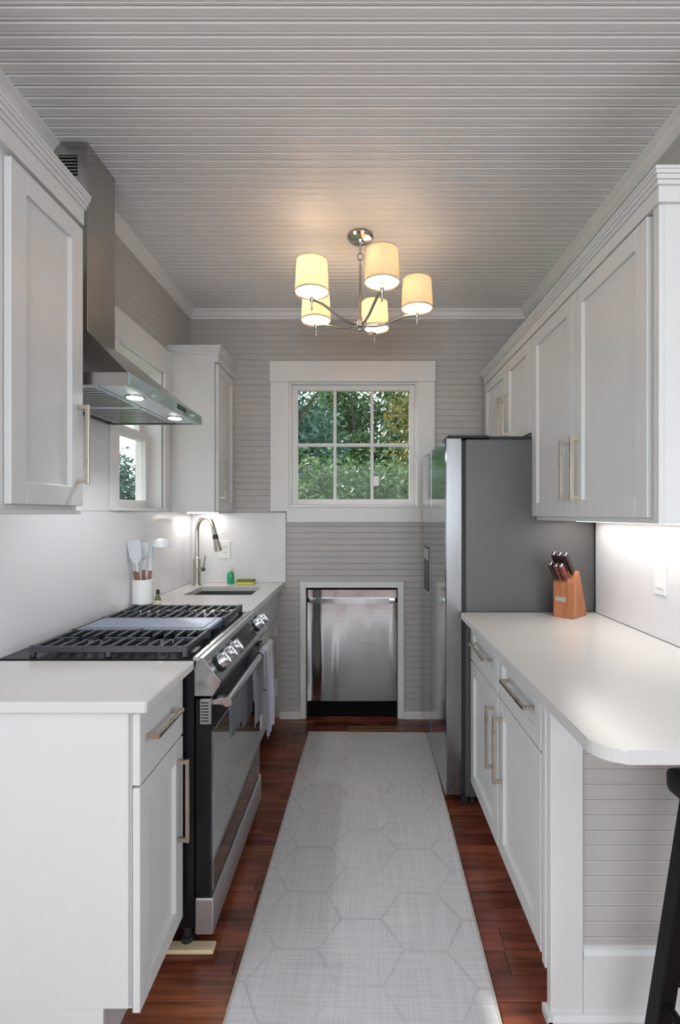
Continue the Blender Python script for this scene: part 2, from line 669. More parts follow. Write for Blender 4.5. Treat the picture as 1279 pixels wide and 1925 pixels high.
# ---- floor with planks
floor = struct(box('floor', 'floor', None, -2.45, 2.85, -3.65, YB + 0.7, -0.06, -0.018))
y = 3.36
while y > -0.2:
    w = 0.082
    x = XL - 0.02
    cut = random.uniform(0.35, 1.3)
    while x < XR + 0.02:
        L = min(cut, XR + 0.02 - x)
        if XR + 0.02 - (x + L) < 0.25:
            L = XR + 0.02 - x
        piece('plank', mesh_of('plank', B().box(-L / 2 + 0.0006, L / 2 - 0.0006, -w / 2 + 0.0007, w / 2 - 0.0007, -0.018, 0.0, 0.0012), 'floor'), (x + L / 2, y - w / 2, 0), floor)
        x += L
        cut = random.uniform(0.7, 1.5)
    y -= w
# dining room floor beyond the planked strip
box('plank_field', 'floor', floor, -2.45, 2.85, -3.65, y, -0.018, 0.0)
box('plank_field', 'floor', floor, -2.45, XL - 0.021, y, 1.1, -0.018, 0.0)
box('plank_field', 'floor', floor, XR + 0.021, 2.85, y, 1.4, -0.018, 0.0)

# ---- ceiling with bead-board strips
ceil = struct(obj('ceiling', B().box(-2.6, 3.0, -3.8, 1.15, ZC + 0.012, ZC + 0.10).box(XL - 0.2, XR + 0.2, 1.15, YB + 0.2, ZC + 0.012, ZC + 0.10)
                  .box(XR + 0.2, 3.0, 1.15, 1.5, ZC + 0.012, ZC + 0.10), 'ceiling'))
me = bead_mesh('board', XR - XL, (1, 0, 0), (0, 0, -1), 'ceiling', ch=0.0040, dp=0.0034)
y = YB - BW / 2
while y > 0.9:
    piece('board', me, ((XL + XR) / 2, y, ZC + 0.012), ceil)
    y -= BW

# ---- back wall: backing with the openings, then strips
WX0, WX1, WZ0, WZ1 = -0.485, 0.375, 1.435, 2.262       # garden window opening
DX0, DX1, DZ1 = -0.372, 0.243, 0.878                   # dishwasher opening
b = B()
b.box(XL - 0.15, WX0, YB + 0.012, YB + 0.15, -0.06, ZC + 0.1)
b.box(WX1, XR + 0.15, YB + 0.012, YB + 0.15, -0.06, ZC + 0.1)
b.box(WX0, WX1, YB + 0.012, YB + 0.15, WZ1, ZC + 0.1)
b.box(WX0, WX1, YB + 0.012, YB + 0.15, DZ1, WZ0)
b.box(WX0, DX0, YB + 0.012, YB + 0.15, -0.06, DZ1)
b.box(DX1, WX1, YB + 0.012, YB + 0.15, -0.06, DZ1)
wall_back = struct(obj('wall_back', b, 'wall'))
# niche behind the wall that holds the dishwasher
b = B()
b.box(DX0 - 0.02, DX0, YB + 0.15, YB + 0.75, -0.06, DZ1 + 0.02)
b.box(DX1, DX1 + 0.02, YB + 0.15, YB + 0.75, -0.06, DZ1 + 0.02)
b.box(DX0, DX1, YB + 0.73, YB + 0.75, -0.06, DZ1 + 0.02)
b.box(DX0, DX1, YB + 0.15, YB + 0.75, DZ1, DZ1 + 0.02)
obj('niche', b, 'void', wall_back)
cache = {}


def wall_row(parent, spans, fixed, z, axis, face, mat):
    for a, c in spans:
        if c - a < 0.02:
            continue
        k = (round(c - a, 4), axis, face, mat)
        if k not in cache:
            cache[k] = bead_mesh('board', c - a, axis, face, mat)
        mid = (a + c) / 2
        p = (mid, fixed, z) if axis[0] else (fixed, mid, z)
        piece('board', cache[k], p, parent)


z = ZC - BW / 2
while z > 0.05:
    lo, hi = z - BW / 2, z + BW / 2
    if hi > WZ0 - 0.03 and lo < WZ1 + 0.03:
        spans = [(XL, WX0 - 0.03), (WX1 + 0.03, XR)]
    elif lo < DZ1 + 0.012:
        spans = [(XL + 0.02, DX0 - 0.012), (DX1 + 0.012, XR)]
    else:
        spans = [(XL, XR)]
    wall_row(wall_back, spans, YB + 0.012, z, (1, 0, 0), (0, -1, 0), 'wall')
    z -= BW

# ---- left wall
LY0, LY1, LZ0, LZ1 = 2.325, 2.865, 1.400, 2.190
b = B()
b.box(XL - 0.15, XL - 0.012, 1.0, LY0, -0.06, ZC + 0.1)
b.box(XL - 0.15, XL - 0.012, LY1, YB + 0.15, -0.06, ZC + 0.1)
b.box(XL - 0.15, XL - 0.012, LY0, LY1, LZ1, ZC + 0.1)
b.box(XL - 0.15, XL - 0.012, LY0, LY1, -0.06, LZ0)
wall_left = struct(obj('wall_left', b, 'wall'))
z = ZC - BW / 2
while z > 1.37:
    spans = [(1.0, LY0 - 0.03), (LY1 + 0.03, YB)] if (z + BW / 2 > LZ0 - 0.03 and z - BW / 2 < LZ1 + 0.03) else [(1.0, YB)]
    wall_row(wall_left, spans, XL - 0.012, z, (0, 1, 0), (1, 0, 0), 'wall')
    z -= BW
box('lower_panel', 'wall', wall_left, XL - 0.012, XL, 1.0, YB, 0, z + BW / 2 - 0.001)

# ---- right wall
wall_right = struct(obj('wall_right', B().box(XR + 0.012, XR + 0.15, 1.33, YB + 0.15, -0.06, ZC + 0.1), 'wall'))
z = ZC - BW / 2
while z > 1.34:
    wall_row(wall_right, [(1.33, YB)], XR + 0.012, z, (0, 1, 0), (-1, 0, 0), 'wall')
    z -= BW
box('lower_panel', 'wall', wall_right, XR, XR + 0.012, 1.33, YB, 0, z + BW / 2 - 0.001)

# ---- dining room behind the camera: four walls with openings for the fill lamps
b = B()
b.box(-2.6, -1.55, -3.8, -3.65, -0.06, ZC + 0.1)
b.box(1.55, 3.0, -3.8, -3.65, -0.06, ZC + 0.1)
b.box(-1.55, 1.55, -3.8, -3.65, -0.06, 0.68)
b.box(-1.55, 1.55, -3.8, -3.65, 2.42, ZC + 0.1)
struct(obj('wall_rear', b, 'plaster'))
b = B()
b.box(-2.6, -2.45, -3.65, -2.15, -0.06, ZC + 0.1)
b.box(-2.6, -2.45, -0.25, 1.15, -0.06, ZC + 0.1)
b.box(-2.6, -2.45, -2.15, -0.25, -0.06, 0.73)
b.box(-2.6, -2.45, -2.15, -0.25, 2.37, ZC + 0.1)
b.box(-2.45, XL - 0.151, 1.0, 1.15, -0.06, ZC + 0.1)
struct(obj('wall_dining_left', b, 'plaster'))
b = B()
b.box(2.85, 3.0, -3.65, -2.15, -0.06, ZC + 0.1)
b.box(2.85, 3.0, 0.15, 1.48, -0.06, ZC + 0.1)
b.box(2.85, 3.0, -2.15, 0.15, -0.06, 0.73)
b.box(2.85, 3.0, -2.15, 0.15, 2.37, ZC + 0.1)
b.box(XR + 0.151, 2.85, 1.33, 1.48, -0.06, ZC + 0.1)
struct(obj('wall_dining_right', b, 'plaster'))
b = B()
for x in (-1.55, -0.54, 0.48, 1.49):
    b.box(x, x + 0.06, -3.70, -3.65, 0.68, 2.42)
for zz in (0.68, 1.53, 2.36):
    b.box(-1.55, 1.55, -3.699, -3.651, zz, zz + 0.06)
struct(obj('window_3', b, 'trim'))

# ---- trims: ceiling moulding
crown = [(0, 0), (0.045, 0), (0.045, -0.010), (0.030, -0.022), (0.022, -0.040), (0.012, -0.048), (0.012, -0.062), (0, -0.062)]
struct(obj('trim_1', B().prism([(YB - p[0], ZC + p[1]) for p in crown], 'x', XL, XR), 'trim'))
struct(obj('trim_2', B().prism([(XL + p[0], ZC + p[1]) for p in crown], 'y', 1.0, YB), 'trim'))
struct(obj('trim_3', B().prism([(XR - p[0], ZC + p[1]) for p in crown], 'y', 1.33, YB), 'trim'))
# casing round the dishwasher
b = B()
b.box(-0.412, DX0, YB - 0.019, YB, 0, 0.919, 0.003)
b.box(DX1, 0.286, YB - 0.019, YB, 0, 0.919, 0.003)
b.box(DX0, DX1, YB - 0.019, YB, DZ1, 0.919, 0.003)
struct(obj('trim_4', b, 'trim'))
b = B()
b.prism([(YB, 0), (YB - 0.018, 0), (YB - 0.018, 0.035), (YB - 0.006, 0.045), (YB, 0.045)], 'x', -0.55, -0.412)
b.prism([(YB, 0), (YB - 0.018, 0), (YB - 0.018, 0.035), (YB - 0.006, 0.045), (YB, 0.045)], 'x', 0.286, XR)
struct(obj('baseboard_back', b, 'trim'))


# ---- garden window (back wall)
def sash(root, name, x0, x1, z0, z1, yg, fw, cols, rows):
    """wooden sash in the x-z plane with bars and one pane per light"""
    s = obj(name, B().box(x0, x0 + fw, yg - 0.02, yg + 0.02, z0, z1, 0.002).box(x1 - fw, x1, yg - 0.02, yg + 0.02, z0, z1, 0.002)
            .box(x0 + fw, x1 - fw, yg - 0.02, yg + 0.02, z0, z0 + fw, 0.002).box(x0 + fw, x1 - fw, yg - 0.02, yg + 0.02, z1 - fw, z1, 0.002), 'trim', root)
    gx0, gx1, gz0, gz1 = x0 + fw, x1 - fw, z0 + fw, z1 - fw
    cw, rh = (gx1 - gx0) / cols, (gz1 - gz0) / rows
    for i in range(1, cols):
        xx = gx0 + cw * i
        box('muntin', 'trim', s, xx - 0.010, xx + 0.010, yg - 0.016, yg + 0.016, gz0, gz1, 0.003)
    for j in range(1, rows):
        zz = gz0 + rh * j
        box('muntin', 'trim', s, gx0, gx1, yg - 0.015, yg + 0.015, zz - 0.011, zz + 0.011, 0.003)
    for i in range(cols):
        for j in range(rows):
            box('pane', 'glass', s, gx0 + cw * i, gx0 + cw * (i + 1), yg - 0.001, yg + 0.001, gz0 + rh * j, gz0 + rh * (j + 1))
    return s


w1 = bpy.data.objects.new('window_1', None)
COL.objects.link(w1)
w1.location = ((WX0 + WX1) / 2, YB, WZ0)
struct(w1)
w1['label'] = 'white six pane garden window above the dishwasher'
box('head_casing', 'trim', w1, -0.617, 0.496, YB - 0.024, YB, 2.258, 2.396, 0.003)
box('side_casing', 'trim', w1, -0.612, -0.485, YB - 0.019, YB, 1.39, 2.258, 0.003)
box('side_casing', 'trim', w1, 0.372, 0.491, YB - 0.019, YB, 1.39, 2.258, 0.003)
box('sill', 'trim', w1, -0.485, 0.372, YB - 0.016, YB + 0.12, 1.415, 1.437, 0.003)
box('apron', 'trim', w1, -0.502, 0.491, YB - 0.021, YB, 1.316, 1.415, 0.003)
b = B()
b.box(WX0, WX0 + 0.014, YB, YB + 0.15, WZ0, WZ1)
b.box(WX1 - 0.014, WX1, YB, YB + 0.15, WZ0, WZ1)
b.box(WX0 + 0.014, WX1 - 0.014, YB, YB + 0.15, WZ1 - 0.014, WZ1)
obj('jamb', b, 'trim', w1)
sash(w1, 'sash', WX0 + 0.014, WX1 - 0.014, WZ0 + 0.002, WZ1 - 0.014, YB + 0.055, 0.036, 3, 2)
box('sticker', 'plastic', w1, 0.082, 0.118, YB + 0.051, YB + 0.0535, 1.565, 1.63, label='small pale square sticker on the pane')

# ---- side window over the sink counter (left wall)
w2 = bpy.data.objects.new('window_2', None)
COL.objects.link(w2)
w2.location = (XL, (LY0 + LY1) / 2, LZ0)
struct(w2)
w2['label'] = 'white double hung side window beside the range hood'
box('head_casing', 'trim', w2, XL, XL + 0.022, LY0 - 0.095, LY1 + 0.078, 2.188, 2.332, 0.003)
box('side_casing', 'trim', w2, XL, XL + 0.019, LY1, LY1 + 0.074, 1.385, 2.188, 0.003)
box('side_casing', 'trim', w2, XL, XL + 0.019, LY0 - 0.09, LY0, 1.385, 2.188, 0.003)
b = B()
b.box(XL - 0.15, XL, LY0, LY0 + 0.013, LZ0, LZ1)
b.box(XL - 0.15, XL, LY1 - 0.013, LY1, LZ0, LZ1)
b.box(XL - 0.15, XL, LY0 + 0.013, LY1 - 0.013, LZ1 - 0.013, LZ1)
obj('jamb', b, 'trim', w2)
box('sill', 'trim', w2, XL - 0.15, XL + 0.024, LY0 - 0.05, LY1 + 0.03, 1.385, 1.402, 0.003)
for nm, z0, z1, xg in (('lower_sash', 1.402, 1.83, XL - 0.085), ('upper_sash', 1.79, 2.177, XL - 0.122)):
    y0, y1, fw = LY0 + 0.013, LY1 - 0.013, 0.048
    b = B()
    b.box(xg - 0.017, xg + 0.017, y0, y0 + fw, z0, z1, 0.002)
    b.box(xg - 0.017, xg + 0.017, y1 - fw, y1, z0, z1, 0.002)
    b.box(xg - 0.017, xg + 0.017, y0 + fw, y1 - fw, z0, z0 + 0.045, 0.002)
    b.box(xg - 0.017, xg + 0.017, y0 + fw, y1 - fw, z1 - 0.045, z1, 0.002)
    s = obj(nm, b, 'trim', w2)
    box('pane', 'glass', s, xg - 0.001, xg + 0.001, y0 + fw, y1 - fw, z0 + 0.045, z1 - 0.045)

# ---- backsplash slabs
tag(box('backsplash_slab', 'splash', None, XL, XL + 0.015, 1.2, YB - 0.002, 0.9145, 1.384, 0.001), 'white quartz backsplash slab along the left wall behind the range', 'backsplash')
tag(box('backsplash_slab', 'splash', None, XL, XL + 0.015, 1.532, 2.232, 1.385, 1.776, 0.001), 'white quartz backsplash slab directly below the range hood', 'backsplash')
tag(box('backsplash_slab', 'splash', None, XL + 0.016, -0.508, YB - 0.016, YB, 0.9145, 1.379, 0.001), 'white quartz backsplash slab behind the sink on the far wall', 'backsplash')
tag(box('backsplash_slab', 'splash', None, XR - 0.015, XR, 1.34, 2.302, 0.9145, 1.343, 0.001), 'white quartz backsplash slab on the right wall behind the knife block', 'backsplash')


# ------------------------------------------------------------------ cabinets
def shaker(parent, name, s, xf, y0, y1, z0, z1, fw=0.058):
    """shaker front; s=+1 looks to +x, -1 to -x; xf = outer face"""
    b = B()
    xi = xf - s * 0.019
    y0, y1 = min(y0, y1), max(y0, y1)
    fz = min(fw, (z1 - z0) * 0.28)
    b.box(xi, xf, y0, y0 + fw, z0, z1, 0.0015)
    b.box(xi, xf, y1 - fw, y1, z0, z1, 0.0015)
    b.box(xi, xf, y0 + fw, y1 - fw, z0, z0 + fz, 0.0015)
    b.box(xi, xf, y0 + fw, y1 - fw, z1 - fz, z1, 0.0015)
    xp = xf - s * 0.010
    b.box(xi, xp, y0 + fw - 0.001, y1 - fw + 0.001, z0 + fz - 0.001, z1 - fz + 0.001)
    # small sloped moulding round the panel
    for (a0, a1) in ((y0 + fw, 1), (y1 - fw, -1)):
        b.prism([(xp, a0), (xf - s * 0.002, a0), (xp, a0 + a1 * 0.007)], 'z', z0 + fz, z1 - fz)
    return obj(name, b, 'cabinet', parent)


def pull(parent, s, xf, axis, a, b0, b1):
    """square bar pull; axis 'z': upright at y=a from z=b0..b1; axis 'y': level at z=a from y=b0..b1"""
    b = B()
    o0, o1 = xf + s * 0.0245, xf + s * 0.0355
    t = 0.0055
    e = 0.008
    if axis == 'z':
        b.box(o0, o1, a - t, a + t, b0, b1, 0.001)
        for zz in (b0 + e, b1 - e):
            b.box(xf, o0 + s * 0.001, a - t, a + t, zz - t, zz + t)
    else:
        b.box(o0, o1, b0, b1, a - t, a + t, 0.001)
        for yy in (b0 + e, b1 - e):
            b.box(xf, o0 + s * 0.001, yy - t, yy + t, a - t, a + t)
    return obj('handle', b, 'pull', parent)


def base_body(root, s, xb, xface, y0, y1, toe=0.11, top=0.884, notch=0.075):
    b = B()
    prof = [(xb, 0), (xface - s * notch, 0), (xface - s * notch, toe), (xface, toe), (xface, top), (xb, top)]
    b.prism(prof, 'y', y0, y1)
    return obj('body', b, 'cabinet', root)


# left near base cabinet
r = thing('base_cabinet', 'narrow white base cabinet with one drawer, its plain side facing the camera', 'cabinet', (-0.86, 1.38, 0))
base_body(r, 1, XL + 0.002, -0.574, 1.237, 1.533, toe=0.135)
box('end_panel', 'cabinet', r, XL + 0.002, -0.578, 1.225, 1.2365, 0.145, 0.884, 0.001)
box('end_panel', 'cabinet', r, XL + 0.002, -0.64, 1.225, 1.2365, 0.0, 0.145, 0.0)
d = shaker(r, 'door', 1, -0.553, 1.234, 1.531, 0.125, 0.686)
pull(d, 1, -0.553, 'z', 1.487, 0.385, 0.635)
d = obj('drawer', B().box(-0.573, -0.553, 1.234, 1.531, 0.692, 0.872, 0.002), 'cabinet', r)
pull(d, 1, -0.553, 'y', 0.80, 1.265, 1.445)
# sink base
r = thing('base_cabinet', 'white sink base cabinet beyond the range', 'cabinet', (-0.86, 2.82, 0))
b = B()
b.box(XL + 0.002, -0.574, 2.322, 2.34, 0.11, 0.884)
b.box(XL + 0.002, -0.574, 3.30, 3.309, 0.11, 0.884)
b.box(XL + 0.002, -0.574, 2.34, 3.30, 0.11, 0.13)
b.box(-0.592, -0.574, 2.34, 3.30, 0.13, 0.884)
b.box(XL + 0.002, -0.65, 2.322, 3.309, 0.0, 0.11)
obj('body', b, 'cabinet', r)
d = shaker(r, 'door', 1, -0.553, 2.325, 2.81, 0.125, 0.686)
pull(d, 1, -0.553, 'z', 2.76, 0.385, 0.635)
d = shaker(r, 'door', 1, -0.553, 2.816, 3.300, 0.125, 0.686)
pull(d, 1, -0.553, 'z', 3.02, 0.37, 0.625)
obj('drawer', B().box(-0.573, -0.553, 2.325, 3.300, 0.692, 0.872, 0.002), 'cabinet', r, label='plain false front under the sink')

# right base cabinet
r = thing('base_cabinet', 'white base cabinet with two drawers and two doors, right of the rug', 'cabinet', (0.8, 1.85, 0))
base_body(r, -1, XR - 0.002, 0.526, 1.368, 2.300, toe=0.12)
box('filler', 'cabinet', r, 0.508, 0.526, 1.368, 1.392, 0.115, 0.880, 0.001)
for y0, y1, hy, h0, h1 in ((1.400, 1.832, 1.782, 1.45, 1.70), (1.842, 2.296, 1.888, 1.93, 2.18)):
    d = shaker(r, 'door', -1, 0.507, y0, y1, 0.13, 0.692)
    pull(d, -1, 0.507, 'z', hy, 0.40, 0.64)
    d = shaker(r, 'drawer', -1, 0.507, y0, y1, 0.700, 0.872, 0.05)
    pull(d, -1, 0.507, 'y', 0.80, h0, h1)


def wall_cab_crown(root, s, xw, xf, y0, y1, z0, z1, ret0, ret1, proj=0.035):
    """frieze and crown with returns at the open ends"""
    b = B()
    h = z1 - z0
    steps = [(0.0, 0.0, 0.50), (0.35, 0.50, 0.64), (0.62, 0.64, 0.78), (0.86, 0.78, 0.90), (1.0, 0.90, 1.0)]
    for f, a, c in steps:
        p = proj * f + 0.002
        b.box(xw, xf + s * p, y0 - (p if ret0 else 0), y1 + (p if ret1 else 0), z0 + a * h, z0 + c * h, 0.0012)
    return obj('crown_moulding', b, 'cabinet', root)


def wall_cab(root, s, xw, xf, y0, y1, z0, z1):
    return box('body', 'cabinet', root, xw, xf - s * 0.0205, y0, y1, z0, z1)


# left near wall cabinet
r = thing('wall_cabinet', 'white wall cabinet in front of the range hood at the left edge', 'cabinet', (-1.0, 1.36, 1.383))
wall_cab(r, 1, XL + 0.002, -0.86, 1.12, 1.528, 1.383, 2.29)
box('bottom_rail', 'cabinet', r, -0.883, -0.865, 1.122, 1.526, 1.370, 1.3825, 0.001)
d = shaker(r, 'door', 1, -0.86, 1.213, 1.527, 1.396, 2.25)
pull(d, 1, -0.86, 'z', 1.498, 1.462, 1.702)
wall_cab_crown(r, 1, XL + 0.002, -0.86, 1.12, 1.528, 2.262, 2.362, True, True, 0.015)
# left far wall cabinet
r = thing('wall_cabinet', 'small white wall cabinet in the far left corner above the faucet', 'cabinet', (-1.0, 3.13, 1.383))
wall_cab(r, 1, XL + 0.002, -0.855, 2.945, YB - 0.002, 1.383, 2.29)
d = shaker(r, 'door', 1, -0.855, 2.955, YB - 0.008, 1.388, 2.27)
pull(d, 1, -0.855, 'z', 3.005, 1.462, 1.702)
wall_cab_crown(r, 1, XL + 0.002, -0.855, 2.945, YB - 0.002, 2.275, 2.372, True, False, 0.022)
box('light_strip', 'led_strip', r, -1.06, -0.95, 3.0, 3.28, 1.376, 1.3825)
# right near wall cabinet
r = thing('wall_cabinet', 'tall two door white wall cabinet above the right counter', 'cabinet', (0.95, 1.83, 1.344))
wall_cab(r, -1, XR - 0.002, 0.80, 1.340, 2.330, 1.344, 2.26)
box('filler', 'cabinet', r, 0.806, 0.8205, 1.340, 1.366, 1.344, 2.21, 0.001)
for y0, y1, hy in ((1.386, 1.862, 1.818), (1.868, 2.326, 1.912)):
    d = shaker(r, 'door', -1, 0.80, y0, y1, 1.361, 2.205, 0.062)
    pull(d, -1, 0.80, 'z', hy, 1.425, 1.655)
wall_cab_crown(r, -1, XR - 0.002, 0.80, 1.330, 2.3305, 2.21, 2.297, True, False, 0.018)
box('light_strip', 'led_strip', r, 0.98, 1.03, 1.42, 2.26, 1.337, 1.3435)
# cabinet above the fridge
r = thing('wall_cabinet', 'short two door white wall cabinet above the fridge', 'cabinet', (0.95, 2.76, 1.75))
wall_cab(r, -1, XR - 0.002, 0.80, 2.332, 3.225, 1.752, 2.26)
for y0, y1, hy in ((2.345, 2.742, 2.70), (2.748, 3.215, 2.79)):
    d = shaker(r, 'door', -1, 0.80, y0, y1, 1.757, 2.205)
    pull(d, -1, 0.80, 'z', hy, 1.80, 2.03)
wall_cab_crown(r, -1, XR - 0.002, 0.80, 2.3315, 3.225, 2.21, 2.297, False, True, 0.018)

# ---- worktops
tag(box('worktop', 'quartz', None, XL + 0.016, -0.522, 1.2, 1.543, 0.885, 0.914, 0.004), 'small white quartz worktop nearest the camera on the left, before the range', 'worktop')
SX0, SX1, SY0, SY1 = -1.01, -0.625, 2.80, 3.13
b = B()
b.box(XL + 0.016, SX0, 2.313, YB - 0.017, 0.885, 0.914)
b.box(SX1, -0.522, 2.313, YB - 0.017, 0.885, 0.914)
b.box(SX0, SX1, 2.313, SY0, 0.885, 0.914)
b.box(SX0, SX1, SY1, YB - 0.017, 0.885, 0.914)
bmesh.ops.remove_doubles(b.bm, verts=b.bm.verts, dist=1e-5)
tag(obj('worktop', b, 'quartz'), 'white quartz worktop beyond the range with the sink cut into it', 'worktop')
R0 = 0.055
corner = [(0.461 + R0 - R0 * math.cos(t), 0.957 + R0 - R0 * math.sin(t)) for t in [k * PI / 2 / 6 for k in range(7)]]
poly = [(XR - 0.016, 0.957), (XR - 0.016, 2.303), (0.461, 2.303)] + corner
tag(obj('worktop', B().prism(poly, 'z', 0.885, 0.914, 0.003), 'quartz'), 'long white quartz worktop with rounded breakfast bar end on the right', 'worktop')

# ---- end panel of the peninsula
r = thing('bar_end_panel', 'grey beadboard end panel with white post under the breakfast bar', 'panel', (0.8, 1.355, 0))
box('post', 'cabinet', r, 0.512, 0.600, 1.338, 1.366, 0.0, 0.884, 0.002)
box('backing', 'wall', r, 0.600, XR - 0.002, 1.357, 1.366, 0.0, 0.884)
me = bead_mesh('board', XR - 0.602, (1, 0, 0), (0, -1, 0), 'wall')
z = 0.884 - BW / 2
while z > 0.19:
    piece('board', me, ((XR + 0.598) / 2, 1.357, z), r)
    z -= BW
box('baseboard', 'cabinet', r, 0.601, XR - 0.002, 1.338, 1.3565, 0.0, 0.165, 0.002)
obj('baseboard_cap', B().prism([(1.3565, 0.166), (1.333, 0.166), (1.333, 0.180), (1.340, 0.190), (1.340, 0.197), (1.3565, 0.203)], 'x', 0.601, XR - 0.002), 'cabinet', r)
obj('shoe_moulding', B().prism([(1.3375, 0), (1.322, 0), (1.322, 0.012), (1.330, 0.022), (1.3375, 0.024)], 'x', 0.500, XR - 0.002)
    .box(0.498, 0.5115, 1.322, 1.366, 0, 0.024), 'cabinet', r)

# ------------------------------------------------------------------ range
r = thing('gas_range', 'stainless gas range with black cooktop between the left worktops', 'range', (-0.83, 1.93, 0))
RY0, RY1 = 1.549, 2.306
RM = (RY0 + RY1) / 2
b = B()
b.box(XL + 0.03, -0.525, RY0, RY1, 0.075, 0.897)
obj('body', b, 'black', r)
b = B()
b.box(XL + 0.02, -0.530, RY0 - 0.0, RY1, 0.898, 0.917, 0.003)
obj('cooktop', b, 'black', r)
b = B()
b.box(-0.530, -0.512, RY0, RY1, 0.905, 0.923, 0.002)
obj('cooktop_trim', b, 'range', r)
for xx in (-1.05, -0.555):
    for yy in (RY0 + 0.03, RY1 - 0.03):
        obj('leg', B().lathe([(0.016, 0), (0.020, 0.004), (0.020, 0.03), (0.013, 0.032), (0.013, 0.075)], (xx, yy, 0), 12), 'rubber', r)
# control panel (profile measured along x-z)
prof = [(-0.5245, 0.800), (-0.5245, 0.897), (-0.511, 0.920), (-0.496, 0.920), (-0.443, 0.846), (-0.443, 0.838), (-0.468, 0.800)]
cp = obj('control_panel', B().prism(prof, 'y', RY0, RY1, 0.0015), 'range', r)
pa, pb = Vector((-0.496, 0, 0.920)), Vector((-0.443, 0, 0.846))
up = (pa - pb).normalized()
nrm = Vector((0.813, 0, 0.582)).normalized()


def on_panel(y, f):
    p = pa + (pb - pa) * f
    return Vector((p.x, y, p.z))


def knob(y):
    c = on_panel(y, 0.52)
    b = B()
    b.lathe([(0.030, -0.001), (0.030, 0.006), (0.027, 0.008)], (0, 0, 0), 20)
    b.bm.verts.ensure_lookup_table()
    q = Vector((0, 0, 1)).rotation_difference(nrm).to_matrix().to_4x4()
    bmesh.ops.transform(b.bm, matrix=Matrix.Translation(c) @ q, verts=b.bm.verts)
    k = obj('knob', b, 'black', r, 40)
    b = B()
    b.lathe([(0.0235, 0.008), (0.0225, 0.034), (0.019, 0.038), (0.0, 0.038)], (0, 0, 0), 20)
    b.box(-0.023, 0.023, -0.006, 0.006, 0.034, 0.042, 0.002)
    bmesh.ops.transform(b.bm, matrix=Matrix.Translation(c) @ q, verts=b.bm.verts)
    obj('grip', b, 'range', k, 40)


for yy in (1.625, 1.705, 1.785, 2.175, 2.255):
    knob(yy)
b = B()
a0, a1 = on_panel(0, 0.16) + nrm * 0.0, on_panel(0, 0.88)
ys0, ys1 = 1.845, 2.115
p = [a0 + Vector((0, ys0, 0)), a0 + Vector((0, ys1, 0)), a1 + Vector((0, ys1, 0)), a1 + Vector((0, ys0, 0))]
v0 = [b.bm.verts.new(q - nrm * 0.001) for q in p]
v1 = [b.bm.verts.new(q + nrm * 0.0025) for q in p]
b.bm.faces.new(v0); b.bm.faces.new(v1[::-1])
for i in range(4):
    b.bm.faces.new((v0[i], v1[i], v1[(i + 1) % 4], v0[(i + 1) % 4]))
obj('display', b, 'black', cp)
# oven door
dr = obj('oven_door', B().box(-0.5235, -0.474, RY0 + 0.004, RY1 - 0.004, 0.172, 0.790, 0.004), 'black', r)
for yy in (RY0 - 0.002, RY1 - 0.012):
    e = obj('end_cap', B().box(-0.507, -0.470, yy, yy + 0.014, 0.712, 0.793, 0.002), 'range', dr)
for k in range(7):
    box('vent_slot', 'black', dr, -0.502, -0.478, RY0 - 0.0028, RY0 - 0.0018, 0.722 + k * 0.0095, 0.7255 + k * 0.0095)
box('window', 'oven_glass', dr, -0.475, -0.4705, RY0 + 0.02, RY1 - 0.02, 0.180, 0.683, 0.001)
b = B()
pts = [(-0.472, RY0 + 0.03, 0.775), (-0.450, RY0 + 0.03, 0.776)]
b.tube([(-0.425, RY0 + 0.012 + (RY1 - RY0 - 0.024) * k / 16, 0.778) for k in range(17)], 0.0155, 14)
for yy in (RY0 + 0.03, RY1 - 0.03):
    b.box(-0.474, -0.425, yy - 0.016, yy + 0.016, 0.766, 0.789, 0.004)
obj('handle', b, 'range', dr, 40)
obj('drawer', B().box(-0.5235, -0.466, RY0 + 0.002, RY1 - 0.002, 0.050, 0.164, 0.004), 'steel_satin', r)
# burners
for xx, yy, rr in ((-0.92, 1.685, 0.042), (-0.68, 1.685, 0.052), (-0.92, 2.155, 0.052), (-0.68, 2.155, 0.042), (-0.80, 1.905, 0.040)):
    bn = obj('burner', B().lathe([(rr + 0.012, 0), (rr + 0.010, 0.006), (rr, 0.009), (rr, 0.012)], (xx, yy, 0.9165), 20), 'range', r, 40)
    obj('burner_cap', B().lathe([(rr - 0.004, 0.012), (rr - 0.002, 0.017), (rr - 0.010, 0.020), (0.0, 0.021)], (xx, yy, 0.9165), 20), 'iron', bn, 40)


def grate(y0, y1):
    b = B()
    x0, x1 = -1.045, -0.560
    z0, z1 = 0.936, 0.951
    t = 0.006
    for yy in (y0, y1):
        b.box(x0, x1, yy - t, yy + t, z0 - 0.004, z1, 0.002)
    for xx in (x0, x1):
        b.box(xx - t, xx + t, y0, y1, z0 - 0.004, z1, 0.002)
    for k in range(1, 12):
        xx = x0 + (x1 - x0) * k / 12
        if k == 6:
            b.box(xx - t, xx + t, y0, y1, z0, z1, 0.002)
        else:
            b.box(xx - t * 0.8, xx + t * 0.8, y0, y0 + (y1 - y0) * 0.40, z0, z1, 0.0015)
            b.box(xx - t * 0.8, xx + t * 0.8, y1 - (y1 - y0) * 0.40, y1, z0, z1, 0.0015)
    ym = (y0 + y1) / 2
    for (a, c) in ((x0, x0 + 0.08), (x0 + 0.165, x0 + 0.325), (x1 - 0.08, x1)):
        b.box(a, c, ym - t * 0.8, ym + t * 0.8, z0, z1, 0.0015)
    for xx in (x0, (x0 + x1) / 2, x1):
        for yy in (y0, y1):
            b.box(xx - 0.008, xx + 0.008, yy - 0.008, yy + 0.008, 0.9172, z1 + 0.003, 0.002)
    return obj('grate', b, 'iron', r)


